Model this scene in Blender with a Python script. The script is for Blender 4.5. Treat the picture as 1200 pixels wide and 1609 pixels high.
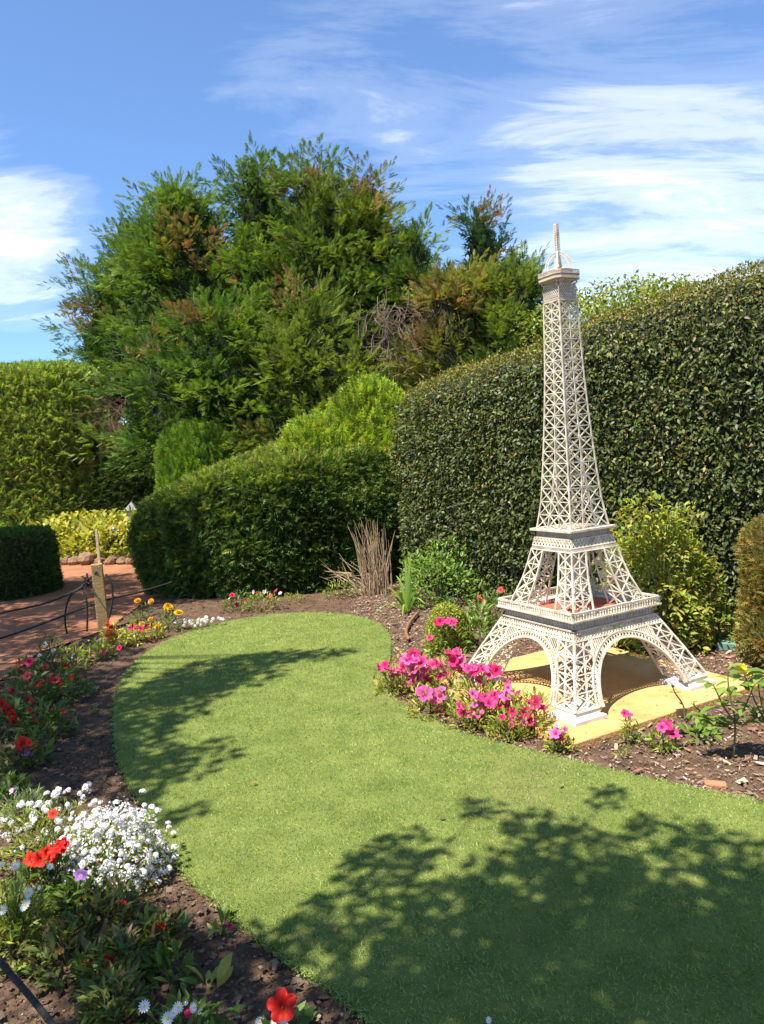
import bpy, bmesh, math, random
import numpy as np
from mathutils import Vector, Matrix
R_ = math.radians
rng = np.random.default_rng(7)
random.seed(7)
sc = bpy.context.scene
for o in list(bpy.data.objects): bpy.data.objects.remove(o)
C = sc.collection

# ------------------------------------------------------------------ camera
F, CX, CY, HC = 1206.0, 600.0, 804.5, 1.6
PITCH, ROLL = -0.0786, 0.0738
_f = np.array([0, math.cos(PITCH), math.sin(PITCH)])
_u = np.array([0, -math.sin(PITCH), math.cos(PITCH)])
_r = np.array([1.0, 0, 0])
RT = math.cos(ROLL)*_r - math.sin(ROLL)*_u
UP = math.sin(ROLL)*_r + math.cos(ROLL)*_u
cam_d = bpy.data.cameras.new('camera'); cam = bpy.data.objects.new('camera', cam_d); C.objects.link(cam)
cam_d.sensor_fit = 'VERTICAL'; cam_d.sensor_height = 24.0; cam_d.lens = 24.0*F/1609.0
cam_d.clip_start = 0.05; cam_d.clip_end = 3000
M = Matrix.Identity(4)
for i in range(3): M[i][0] = RT[i]; M[i][1] = UP[i]; M[i][2] = -_f[i]
M[2][3] = HC
cam.matrix_world = M
sc.camera = cam

# ------------------------------------------------------------------ sky, sun, exposure
SUN_AZ, SUN_EL = R_(49.0), R_(64.5)      # azimuth the shadows point to, elevation
SH = np.array([math.sin(SUN_AZ), math.cos(SUN_AZ)])/math.tan(SUN_EL)   # ground offset of a shadow per metre of height
w = bpy.data.worlds.new('World'); sc.world = w; w.use_nodes = True
nt = w.node_tree; nt.nodes.clear()
def N(tree, t, **k):
    n = tree.nodes.new(t)
    for a, b in k.items(): setattr(n, a, b)
    return n
def L(tree, a, b): tree.links.new(a, b)
def vmath(tree, op, a, b=None):
    n = N(tree, 'ShaderNodeVectorMath', operation=op)
    for i, v in enumerate((a, b)):
        if v is None: continue
        if isinstance(v, (tuple, list)): n.inputs[i].default_value = v
        else: L(tree, v, n.inputs[i])
    return n.outputs['Value'] if op in ('DOT_PRODUCT', 'LENGTH') else n.outputs[0]
def fmath(tree, op, a, b=None, clamp=False):
    n = N(tree, 'ShaderNodeMath', operation=op); n.use_clamp = clamp
    for i, v in enumerate((a, b)):
        if v is None: continue
        if isinstance(v, (int, float)): n.inputs[i].default_value = v
        else: L(tree, v, n.inputs[i])
    return n.outputs[0]
def ramp(tree, x, stops, interp='LINEAR'):
    n = N(tree, 'ShaderNodeValToRGB'); e = n.color_ramp.elements; n.color_ramp.interpolation = interp
    while len(e) < len(stops): e.new(0.5)
    for q, (p, c) in zip(e, stops): q.position = p; q.color = (*c, 1) if len(c) == 3 else c
    L(tree, x, n.inputs[0]); return n.outputs[0]
def mixc(tree, fac, a, b, blend='MIX'):
    n = N(tree, 'ShaderNodeMix', data_type='RGBA', blend_type=blend)
    for i, v in ((0, fac), (6, a), (7, b)):
        if isinstance(v, (int, float)): n.inputs[i].default_value = v
        elif isinstance(v, (tuple, list)): n.inputs[i].default_value = (*v, 1)
        else: L(tree, v, n.inputs[i])
    return n.outputs[2]
def ray(px, py):
    d = _f + RT*(px-CX)/F - UP*(py-CY)/F
    return d/np.linalg.norm(d)

sky = N(nt, 'ShaderNodeTexSky', sky_type='NISHITA'); sky.sun_disc = False
sky.sun_elevation = SUN_EL; sky.sun_rotation = SUN_AZ + math.pi
sky.altitude = 600; sky.air_density = 1.0; sky.dust_density = 0.6; sky.ozone_density = 2.2
tc = N(nt, 'ShaderNodeTexCoord')
sep = N(nt, 'ShaderNodeSeparateXYZ'); L(nt, tc.outputs['Generated'], sep.inputs[0])
zz = fmath(nt, 'ADD', fmath(nt, 'MAXIMUM', sep.outputs[2], 0.0), 0.22)
comb = N(nt, 'ShaderNodeCombineXYZ')
L(nt, fmath(nt, 'DIVIDE', sep.outputs[0], zz), comb.inputs[0]); L(nt, fmath(nt, 'DIVIDE', sep.outputs[1], zz), comb.inputs[1])
mp = N(nt, 'ShaderNodeMapping'); L(nt, comb.outputs[0], mp.inputs[0])
mp.inputs['Rotation'].default_value = (0, 0, R_(-32)); mp.inputs['Scale'].default_value = (0.9, 2.9, 1); mp.inputs['Location'].default_value = (3.1, 1.7, 0)
n1 = N(nt, 'ShaderNodeTexNoise'); L(nt, mp.outputs[0], n1.inputs['Vector'])
n1.inputs['Scale'].default_value = 1.5; n1.inputs['Detail'].default_value = 9; n1.inputs['Roughness'].default_value = 0.66; n1.inputs['Distortion'].default_value = 0.5
dens = n1.outputs[0]
for (px, py, spread, amt) in [(-20, 370, 0.010, 0.36), (90, 405, 0.005, 0.25), (30, 330, .004, .16), (1080, 300, 0.03, 0.065), (1150, 410, 0.008, 0.18), (940, 400, 0.006, 0.13), (410, 165, 0.004, 0.15), (560, 60, .03, .08), (1000, 200, .02, .05), (640, 240, 0.0015, 0.17), (820, 295, 0.004, 0.13), (250, 330, .03, -.2), (680, 330, .012, -.15), (60, 90, .03, -.16), (100, 520, .02, -.2)]:
    d = vmath(nt, 'DOT_PRODUCT', tc.outputs['Generated'], tuple(ray(px, py)))
    g = fmath(nt, 'EXPONENT', fmath(nt, 'DIVIDE', fmath(nt, 'SUBTRACT', d, 1.0), spread))
    dens = fmath(nt, 'ADD', dens, fmath(nt, 'MULTIPLY', g, amt))
cmask = ramp(nt, dens, [(0.46, (.03,)*3), (0.60, (.14,)*3), (0.74, (.48,)*3), (0.92, (.95,)*3)], 'EASE')
col = mixc(nt, cmask, mixc(nt, 1.0, sky.outputs[0], (0.78, 1.04, 1.30), 'MULTIPLY'), (7.6, 7.9, 8.5))
bg = N(nt, 'ShaderNodeBackground'); bg.inputs['Strength'].default_value = 0.083
L(nt, col, bg.inputs[0]); wo = N(nt, 'ShaderNodeOutputWorld'); L(nt, bg.outputs[0], wo.inputs[0])

sd = bpy.data.lights.new('sun', 'SUN'); sun = bpy.data.objects.new('sun', sd); C.objects.link(sun)
sd.energy = 5.0; sd.angle = R_(0.53); sd.color = (1.0, 0.95, 0.86)
tosun = Vector((-math.sin(SUN_AZ)*math.cos(SUN_EL), -math.cos(SUN_AZ)*math.cos(SUN_EL), math.sin(SUN_EL)))
sun.rotation_euler = tosun.to_track_quat('Z', 'Y').to_euler(); sun.location = tosun*20
sc.view_settings.view_transform = 'Standard'; sc.view_settings.look = 'None'
sc.view_settings.exposure = 1.12; sc.view_settings.gamma = 1.0; sc.view_settings.use_curve_mapping = False
sc.cycles.max_bounces = 6; sc.cycles.transparent_max_bounces = 4

# ------------------------------------------------------------------ pixel -> place helpers (used once, to measure where things stand)
def G(px, py, z=0.0):
    d = ray(px, py); t = (z-HC)/d[2]; return np.array([0, 0, HC]) + t*d
def V(px, py, Y):
    d = ray(px, py); t = Y/d[1]; return np.array([0, 0, HC]) + t*d

# ------------------------------------------------------------------ materials
def base_mat(name):
    m = bpy.data.materials.new(name); m.use_nodes = True
    t = m.node_tree; b = t.nodes['Principled BSDF']; return m, t, b
def leaf_mat(name, rough=0.5, transl=0.3, spec=0.4, tint=(1.25, 1.35, 0.55), gain=None):
    m, t, b = base_mat(name)
    a = N(t, 'ShaderNodeAttribute', attribute_name='col')
    b.inputs['Roughness'].default_value = rough; b.inputs['Specular IOR Level'].default_value = spec
    ac = a.outputs['Color'] if gain is None else mixc(t, 1.0, a.outputs['Color'], gain, 'MULTIPLY')
    L(t, ac, b.inputs['Base Color'])
    tr = N(t, 'ShaderNodeBsdfTranslucent'); L(t, mixc(t, 1.0, ac, tint, 'MULTIPLY'), tr.inputs['Color'])
    mx = N(t, 'ShaderNodeMixShader'); mx.inputs[0].default_value = transl
    L(t, b.outputs[0], mx.inputs[1]); L(t, tr.outputs[0], mx.inputs[2])
    L(t, mx.outputs[0], t.nodes['Material Output'].inputs[0])
    return m
def plain(name, c1, c2=None, scale=8.0, rough=0.7, bump=0.0, bscale=None, spec=0.3, detail=6, contrast=(0.35, 0.65), c3=None, metallic=0):
    m, t, b = base_mat(name)
    b.inputs['Roughness'].default_value = rough; b.inputs['Specular IOR Level'].default_value = spec; b.inputs['Metallic'].default_value = metallic
    tcn = N(t, 'ShaderNodeTexCoord')
    if c2 is None: b.inputs['Base Color'].default_value = (*c1, 1)
    else:
        n = N(t, 'ShaderNodeTexNoise'); n.inputs['Scale'].default_value = scale; n.inputs['Detail'].default_value = detail; n.inputs['Roughness'].default_value = 0.65
        L(t, tcn.outputs['Object'], n.inputs['Vector'])
        st = [(contrast[0], c1), (contrast[1], c2)]
        if c3: st = [(contrast[0], c1), (sum(contrast)/2, c2), (contrast[1], c3)]
        L(t, ramp(t, n.outputs[0], st), b.inputs['Base Color'])
    if bump:
        n2 = N(t, 'ShaderNodeTexNoise'); n2.inputs['Scale'].default_value = bscale or scale*4; n2.inputs['Detail'].default_value = 8
        L(t, tcn.outputs['Object'], n2.inputs['Vector'])
        bn = N(t, 'ShaderNodeBump'); bn.inputs['Strength'].default_value = bump; bn.inputs['Distance'].default_value = 0.02
        L(t, n2.outputs[0], bn.inputs['Height']); L(t, bn.outputs[0], b.inputs['Normal'])
    return m
MAT = {}
MAT['leaf'] = leaf_mat('leaf', 0.5, 0.36, .35, gain=(1.55, 1.5, 1.1))
MAT['gloss'] = leaf_mat('glossy_leaf', 0.46, 0.22, 0.30, gain=(1.8, 1.6, 1.05))
MAT['conifer'] = leaf_mat('conifer', 0.65, 0.32, 0.2, gain=(1.66, 1.78, 1.35))
MAT['grass'] = leaf_mat('grass', 0.7, 0.30, 0.12, gain=(1.78, 1.66, 1.72))
MAT['petal'] = leaf_mat('petal', 0.55, 0.38, 0.2, (1.1, 1.0, 1.0))
MAT['chips'] = leaf_mat('wood_chips', 0.85, 0.0, 0.15)
MAT['twig'] = leaf_mat('twigs', 0.85, 0.0, 0.15)
MAT['paint'] = plain('cream_paint', (0.38, 0.30, 0.21), (0.57, 0.495, 0.38), 11, 0.55, 0.08, 90, 0.3, detail=10, contrast=(0.33, 0.66), c3=(0.68, 0.61, 0.48))
MAT['paint_old_shade'] = plain('weathered_shade_cream_paint', (0.42, 0.34, 0.265), (0.58, 0.49, 0.39), 18, 0.6, 0.08, 90, 0.3)  # weathered on the tower top; on deck walls, painted-in shade of the overhang
MAT['pedestal'] = plain('white_paint', (0.48, 0.44, 0.38), (0.62, 0.59, 0.53), 10, 0.6, 0.05, 90)
MAT['red'] = plain('red_floor', (0.42, 0.09, 0.05), (0.50, 0.13, 0.08), 12, 0.6)
MAT['slab'] = plain('yellow_slab_paint', (0.40, 0.235, 0.085), (0.56, 0.335, 0.125), 3.2, 0.85, 0.35, 120, 0.12, detail=12, contrast=(0.33, 0.68), c3=(0.63, 0.39, 0.165))
MAT['slab_edge'] = plain('slab_edge', (0.46, 0.24, 0.08), (0.60, 0.34, 0.12), 9, 0.85, 0.5, 60)
MAT['soil'] = plain('soil', (0.06, 0.036, 0.022), (0.16, 0.10, 0.062), 9, 0.95, 0.9, 70, 0.1, detail=10, contrast=(0.3, 0.68))
MAT['ground'] = plain('far_ground', (0.10, 0.07, 0.04), (0.16, 0.11, 0.07), 2, 0.95)
MAT['path'] = plain('red_gravel', (0.30, 0.125, 0.062), (0.42, 0.19, 0.10), 3.0, 0.95, 0.8, 160, 0.1, detail=12)
MAT['turf'] = plain('turf', (0.11, 0.15, 0.030), (0.22, 0.25, 0.06), 5.5, 0.9, 0.8, 190, 0.1, detail=10, contrast=(0.3, 0.7))
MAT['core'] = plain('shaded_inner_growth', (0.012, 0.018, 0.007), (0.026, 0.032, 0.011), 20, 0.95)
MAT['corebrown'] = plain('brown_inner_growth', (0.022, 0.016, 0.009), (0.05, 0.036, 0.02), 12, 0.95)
MAT['bark'] = plain('bark', (0.10, 0.07, 0.05), (0.20, 0.15, 0.11), 20, 0.95, 0.8, 60)
MAT['stem'] = plain('green_stem', (0.09, 0.12, 0.03), (0.15, 0.13, 0.05), 30, 0.7)
MAT['post'] = plain('timber_post', (0.26, 0.165, 0.06), (0.36, 0.24, 0.10), 14, 0.8, 0.4, 60)
MAT['stake'] = plain('pale_stake', (0.42, 0.30, 0.16), (0.50, 0.37, 0.21), 14, 0.8, 0.3, 60)
MAT['rope'] = plain('dark_rope', (0.018, 0.017, 0.016), (0.035, 0.032, 0.03), 60, 0.85, 0.4, 300)
MAT['rock'] = plain('sandstone', (0.15, 0.085, 0.05), (0.30, 0.175, 0.10), 6, 0.95, 0.8, 25)
MAT['brick'] = plain('terracotta', (0.36, 0.14, 0.07), (0.46, 0.2, 0.11), 20, 0.9, 0.4, 60)
MAT['hose'] = plain('brown_tube', (0.20, 0.10, 0.06), (0.27, 0.14, 0.08), 20, 0.5)
MAT['green_box'] = plain('green_plastic', (0.11, 0.21, 0.15), (0.14, 0.25, 0.18), 10, 0.5)
MAT['sign'] = plain('pale_metal', (0.36, 0.37, 0.38), (0.46, 0.47, 0.48), 8, 0.5)
MAT['dark_metal'] = plain('dark_metal', (0.05, 0.05, 0.05), (0.08, 0.08, 0.08), 10, 0.5)
MAT['yellow_eye'] = plain('flower_eye', (0.75, 0.42, 0.03), (0.85, 0.55, 0.06), 200, 0.8)

# ------------------------------------------------------------------ object helpers
def tag(o, label=None, cat=None, group=None, kind=None):
    if label: o['label'] = label
    if cat: o['category'] = cat
    if group: o['group'] = group
    if kind: o['kind'] = kind
    return o
def link(name, me, mat, parent=None, loc=None):
    o = bpy.data.objects.new(name, me); C.objects.link(o)
    if mat is not None and len(me.materials) == 0: me.materials.append(MAT[mat] if isinstance(mat, str) else mat)
    if parent is not None: o.parent = parent
    if loc is not None: o.location = tuple(float(v) for v in loc)
    elif parent is not None and parent.name in WORLD: o.location = -parent.location   # mesh given in world coordinates
    return o
WORLD = set()
def empty(name, loc=(0, 0, 0), rz=0.0):
    o = bpy.data.objects.new(name, None); C.objects.link(o); o.location = tuple(float(v) for v in loc); o.rotation_euler = (0, 0, rz)
    o.empty_display_size = 0.1
    if rz == 0.0: WORLD.add(o.name)
    return o
def mesh_np(name, Vt, Fc, col=None, smooth=False):
    """Vt (n,3), Fc (m,k) all faces of one arity, col (n,3)"""
    me = bpy.data.meshes.new(name); n, (m, k) = len(Vt), Fc.shape
    me.vertices.add(n); me.vertices.foreach_set('co', np.asarray(Vt, np.float32).ravel())
    me.loops.add(m*k); me.loops.foreach_set('vertex_index', Fc.astype(np.int32).ravel())
    me.polygons.add(m); me.polygons.foreach_set('loop_start', np.arange(0, m*k, k, dtype=np.int32))
    if smooth: me.polygons.foreach_set('use_smooth', np.ones(m, bool))
    me.update(calc_edges=True)
    if col is not None:
        a = me.color_attributes.new('col', 'FLOAT_COLOR', 'POINT')
        c4 = np.ones((n, 4), np.float32); c4[:, :3] = col; a.data.foreach_set('color', c4.ravel())
    return me
class MB:
    def __init__(s): s.v = []; s.f = []
    def box(s, c, h, rz=0.0):
        c = np.array(c, float); b = len(s.v); ca, sa = math.cos(rz), math.sin(rz)
        for x in (-1, 1):
            for y in (-1, 1):
                for z in (-1, 1):
                    X, Y = x*h[0], y*h[1]; s.v.append((c[0]+X*ca-Y*sa, c[1]+X*sa+Y*ca, c[2]+z*h[2]))
        for q in ((0,1,3,2),(4,6,7,5),(0,4,5,1),(2,3,7,6),(0,2,6,4),(1,5,7,3)): s.f.append(tuple(b+i for i in q))
        return s
    def bar(s, a, b, wd, dp, n):
        a = np.array(a, float); b = np.array(b, float); ax = b-a; l = np.linalg.norm(ax)
        if l < 1e-6: return s
        ax /= l; n = np.array(n, float); n = n-ax*(n@ax); n /= np.linalg.norm(n)+1e-9; sd_ = np.cross(n, ax)
        k = len(s.v)
        for e in (a, b):
            for x, y in ((-1,-1),(1,-1),(1,1),(-1,1)): s.v.append(tuple(e+sd_*x*wd/2+n*y*dp/2))
        for q in ((0,3,2,1),(4,5,6,7),(0,1,5,4),(1,2,6,5),(2,3,7,6),(3,0,4,7)): s.f.append(tuple(k+i for i in q))
        return s
    def tube(s, pts, rad, seg=6):
        pts = [np.array(p, float) for p in pts]; k = len(s.v); n = len(pts)
        if not hasattr(rad, '__len__'): rad = [rad]*n
        ref = np.array([0.13, 0.37, 0.9])
        for i, p in enumerate(pts):
            t = pts[min(i+1, n-1)]-pts[max(i-1, 0)]; t /= np.linalg.norm(t)+1e-9
            a = np.cross(t, ref); a /= np.linalg.norm(a)+1e-9; b = np.cross(t, a)
            for j in range(seg):
                g = 2*math.pi*j/seg; s.v.append(tuple(p+rad[i]*(a*math.cos(g)+b*math.sin(g))))
        for i in range(n-1):
            for j in range(seg):
                s.f.append((k+i*seg+j, k+i*seg+(j+1) % seg, k+(i+1)*seg+(j+1) % seg, k+(i+1)*seg+j))
        s.f.append(tuple(k+j for j in range(seg))[::-1]); s.f.append(tuple(k+(n-1)*seg+j for j in range(seg)))
        return s
    def mesh(s, name, smooth=False):
        me = bpy.data.meshes.new(name); me.from_pydata(s.v, [], s.f)
        if smooth: me.polygons.foreach_set('use_smooth', np.ones(len(me.polygons), bool))
        me.update(); return me
    def build(s, name, mat, parent=None, loc=None, smooth=False, bevel=0):
        o = link(name, s.mesh(name, smooth), mat, parent, loc)
        if bevel:
            m = o.modifiers.new('bevel', 'BEVEL'); m.width = bevel; m.segments = 2; m.limit_method = 'ANGLE'
        return o

# cheap smooth pseudo-noise for numpy
_ph = np.random.default_rng(3).uniform(0, 6.28, (24,)); _dr = np.random.default_rng(4).normal(size=(24, 3)); _dr /= np.linalg.norm(_dr, axis=1)[:, None]
def pn(P, s, o=0):
    P = np.asarray(P, float)*s; v = 0
    for i in range(8):
        j = (i*5+o*7) % 24; v = v+np.sin(P@_dr[j]*(1+0.35*i)+_ph[(j+o) % 24]+1.3*np.sin(P@_dr[(j+3) % 24]*0.9+o))
    return v/4.5
def unit(v): return v/(np.linalg.norm(v, axis=-1, keepdims=True)+1e-9)
def bake(T, TF, pos, ax, nr, size, col, tcol=None):
    """copy a template (y = along, z = up) to many places; size (N,) or (N,3)"""
    ax = unit(ax); x = unit(np.cross(ax, nr)); z = np.cross(x, ax); n = len(pos)
    size = np.asarray(size, float); size = np.repeat(size[:, None], 3, 1) if size.ndim == 1 else size
    S = T[None]*size[:, None, :]
    Vt = pos[:, None]+S[..., 0:1]*x[:, None]+S[..., 1:2]*ax[:, None]+S[..., 2:3]*z[:, None]
    Fc = (TF[None]+(np.arange(n)*len(T))[:, None, None]).reshape(-1, TF.shape[1])
    cc = np.repeat(col[:, None], len(T), 1)
    if tcol is not None: cc = cc*tcol[None]
    return Vt.reshape(-1, 3), Fc, cc.reshape(-1, 3)
def cat_(parts):
    v, f, c, k = [], [], [], 0
    for a, b, d in parts: v.append(a); f.append(b+k); c.append(d); k += len(a)
    return np.concatenate(v), np.concatenate(f), np.concatenate(c)
# leaf templates (triangles)
LEAF2 = np.array([[0,0,0],[-.5,.45,.10],[0,1,-.06],[.5,.45,.10]]), np.array([[0,2,1],[0,3,2]])
LEAF6 = np.array([[0,0,0],[-.36,.25,.07],[-.42,.6,.06],[0,1,-.12],[.42,.6,.06],[.36,.25,.07],[0,.42,.0]]), np.array([[0,6,1],[1,6,2],[2,6,3],[3,6,4],[4,6,5],[5,6,0]])
def frond(k, lw=.36, wid=.075, droop=.10):
    v, f = [], []
    for i in range(k):
        s = i/(k-.0)
        for sg in (-1, 1):
            y0 = .05+.78*s+(.03 if sg > 0 else 0); l = lw*(1-.62*s)+.05; b = len(v); z0 = -droop*y0*y0
            d = np.array([sg*.72, .70]); q = np.array([-d[1]*sg, d[0]*sg])*wid
            p = np.array([0, y0]); m = p+d*l*.45; e = p+d*l
            v += [[p[0], p[1], z0], [m[0]+q[0], m[1]+q[1], z0+.03], [e[0], e[1], z0-.04]]; f.append([b, b+1, b+2])
    b = len(v); v += [[-wid*.7, .5, -droop*.3], [wid*.7, .5, -droop*.3], [0, 1.05, -droop]]; f.append([b, b+1, b+2])
    return np.array(v), np.array(f)
FR7, FR4 = frond(4, .46, .105), frond(3, .48, .115)
LEAF4 = np.array([[0,0,0],[-.44,.42,.08],[0,1,-.12],[.44,.42,.08],[0,.45,0]]), np.array([[0,4,1],[1,4,2],[2,4,3],[3,4,0]])
def pick(pal, n, jit=.18, wts=None):
    pal = np.array(pal, float); c = pal[rng.choice(len(pal), n, p=wts)]
    return c*(1+rng.normal(0, jit, (n, 1)))*(1+rng.normal(0, .07, (n, 3)))
def clip(c): return np.clip(c, .004, .95)
def rdir(n):
    return unit(rng.normal(size=(n, 3)))

# ------------------------------------------------------------------ the ground
def spline(P, k=8, closed=True):
    P = np.array(P, float); n = len(P); out = []
    for i in range(n if closed else n-1):
        a, b, c, d = (P[(i+j-1) % n] if closed else P[min(max(i+j-1, 0), n-1)] for j in range(4))
        for t in np.arange(k)/k:
            out.append(.5*((2*b)+(c-a)*t+(2*a-5*b+4*c-d)*t*t+(3*b-a-3*c+d)*t**3))
    if not closed: out.append(P[-1])
    return np.array(out)
def inside(P, poly):
    x, y = P[:, 0], P[:, 1]; r = np.zeros(len(P), bool); q = np.roll(poly, 1, 0)
    for (x1, y1), (x2, y2) in zip(poly, q):
        if y1 == y2: continue
        c = ((y1 > y) != (y2 > y)) & (x < (x2-x1)*(y-y1)/(y2-y1)+x1); r ^= c
    return r
def edge_dist(P, poly):
    d = np.full(len(P), 9.); q = np.roll(poly, 1, 0)
    for a, b in zip(poly, q):
        ab = b-a; t = np.clip(((P-a)@ab)/(ab@ab+1e-9), 0, 1); d = np.minimum(d, np.linalg.norm(P-a-t[:, None]*ab, axis=1))
    return d
def sheet(name, poly, z, mat, skirt=0.0, kind='structure'):
    bm = bmesh.new(); vs = [bm.verts.new((p[0], p[1], z)) for p in poly]; fc = bm.faces.new(vs)
    if fc.normal.z < 0: fc.normal_flip()
    if skirt:
        lo = [bm.verts.new((p[0], p[1], z-skirt)) for p in poly]
        for i in range(len(vs)):
            j = (i+1) % len(vs); bm.faces.new((vs[i], vs[j], lo[j], lo[i]))
    bmesh.ops.triangulate(bm, faces=[f for f in bm.faces if len(f.verts) > 4])
    bmesh.ops.recalc_face_normals(bm, faces=bm.faces)
    me = bpy.data.meshes.new(name); bm.to_mesh(me); bm.free()
    o = link(name, me, mat); tag(o, kind=kind); return o
LZ = 0.032
lawn_px = [(178,1135),(182,1088),(208,1042),(258,1006),(330,981),(400,967),(470,961),(540,963),(588,974),(611,996),(613,1026),(604,1058),(617,1090),(660,1120),(720,1145),(790,1165),(860,1181),(940,1201),(1030,1222),(1120,1240),(1200,1257),(1330,1290)]
lawn_in = [G(a, b, LZ)[:2] for a, b in lawn_px] + [np.array(p) for p in [(2.9,2.2),(2.9,.9),(1.2,.6),(.25,1.2)]] + [G(a, b, LZ)[:2] for a, b in [(600,1625),(548,1568),(474,1514),(402,1463),(343,1412),(292,1368),(264,1322),(240,1282),(205,1232),(184,1184)]]
LAWN = spline(lawn_in, 6)
path_px = [(-330,1150),(-150,1110),(-40,1085),(20,1058),(62,1026),(120,1006),(165,988),(205,962),(240,940),(300,925)]
path_in = [G(a, b)[:2] for a, b in path_px] + [np.array(p) for p in [(-1.2,10.9),(-1.5,12.6)]] + [G(a, b)[:2] for a, b in [(260,882),(205,884),(140,886),(60,889),(-60,896),(-300,915)]] + [np.array((-12., 9.5)), np.array((-9., 5.5))]
PATH = spline(path_in, 4)
TX, TY, TYAW = 1.1906, 4.8101, R_(-16.76+45)
SLAB_Z, SLAB_H = 0.04, 0.735
def tw(p, z=0):
    c, s = math.cos(TYAW), math.sin(TYAW); return np.array([TX+p[0]*c-p[1]*s, TY+p[0]*s+p[1]*c, z])
SLAB = np.array([tw((a*SLAB_H, b*SLAB_H))[:2] for a, b in ((-1,-1),(1,-1),(1,1),(-1,1))])

sheet('ground', [(-400,-150),(400,-150),(400,900),(-400,900)], -0.06, 'ground')
# garden soil: displaced grid
gx = np.arange(-3.8, 3.6, .034); gy = np.arange(.9, 10.4, .034)
XX, YY = np.meshgrid(gx, gy); P2 = np.stack([XX.ravel(), YY.ravel()], 1); P3 = np.c_[P2, np.zeros(len(P2))]
zz_ = -.004+.010*pn(P3, 9, 1)+.007*pn(P3, 26, 2)+.006*pn(P3, 55, 3)+rng.normal(0, .0022, len(P2))
inl = inside(P2, LAWN); dl = edge_dist(P2, LAWN); zz_ = np.where(inl & (dl > .02), -.035, zz_)
zz_ = np.where(inside(P2, PATH), -.035, zz_); zz_ = np.where(inside(P2, SLAB) & (edge_dist(P2, SLAB) > .04), -.03, zz_)
P3[:, 2] = zz_
nx, ny = len(gx), len(gy); ii = (np.arange(ny-1)[:, None]*nx+np.arange(nx-1)).ravel()
o = link('garden_soil', mesh_np('garden_soil', P3, np.stack([ii, ii+1, ii+nx+1, ii+nx], 1), smooth=True), 'soil'); tag(o, kind='structure')
sheet('path', PATH, 0.004, 'path')
sheet('lawn', LAWN, LZ-.012, 'turf', .05)

# grass: short mown blades, denser towards the viewer
def grass_pts(y0, y1, dens):
    a = (3.6*(y1-y0))*dens; n = int(a*1.6); p = np.stack([rng.uniform(-2.4, 3.0, n), rng.uniform(y0, y1, n)], 1)
    vis = (p[:, 0] > -.56*p[:, 1]-.15) & (p[:, 0] < .53*p[:, 1]+.2); p = p[vis]
    return p[inside(p, LAWN)]
gp = []
for y0, y1, dn, wd in ((1.7, 2.6, 25000, .0027), (2.6, 3.6, 20000, .0033), (3.6, 5, 13000, .0045), (5, 6.5, 9000, .006), (6.5, 8.6, 6000, .008)):
    p = grass_pts(y0, y1, dn); gp.append(np.c_[p, np.full(len(p), wd)])
# shaggy rim
e = LAWN[np.repeat(np.arange(len(LAWN)), 45)]+rng.normal(0, .014, (len(LAWN)*45, 2)); gp.append(np.c_[e, np.full(len(e), .004)])
gp = np.concatenate(gp); n = len(gp)
pos = np.c_[gp[:, :2], np.full(n, LZ-.016)]
ax = np.c_[rng.normal(0, .75, (n, 2)), rng.uniform(.18, .8, n)]
ln = rng.uniform(.011, .024, n)
gv = pn(np.c_[gp[:, :2], np.zeros(n)], 2.2, 1); gv2 = pn(np.c_[gp[:, :2], np.zeros(n)], 6.0, 2)
green = np.array([.135, .205, .050]); lime = np.array([.185, .235, .062]); straw = np.array([.215, .185, .095]); deep = np.array([.070, .120, .030])
t = np.clip(.45+.35*gv+rng.normal(0, .25, n), 0, 1)[:, None]
gc = green*(1-t)+lime*t
d_ = (rng.random(n) < .30)[:, None]; gc = np.where(d_, deep, gc)
s_ = (rng.random(n) < np.clip(.05+.22*np.clip(gv2-.2, 0, 1)+.12*np.clip(gv, 0, 1)+.7*np.clip(pn(np.c_[gp[:, :2], np.zeros(n)], 2.3, 4)-.55, 0, 1), 0, .65))[:, None]; gc = np.where(s_, straw, gc)
gc = clip(gc*(1+rng.normal(0, .18, (n, 1)))*(1+.16*gv2+.10*gv)[:, None])
BL = np.array([[-.5, 0, 0], [.5, 0, 0], [.22, .6, .04], [0, 1, -.06]]), np.array([[0, 1, 2], [0, 2, 3]])
v, f, c = bake(*BL, pos, ax, np.c_[rng.normal(0, .6, (n, 2)), np.ones(n)], np.c_[gp[:, 2], ln, ln], gc)
o = link('lawn_grass', mesh_np('lawn_grass', v, f, c), 'grass'); tag(o, 'short mown green grass covering the curved lawn', 'grass', kind='stuff')

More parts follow.
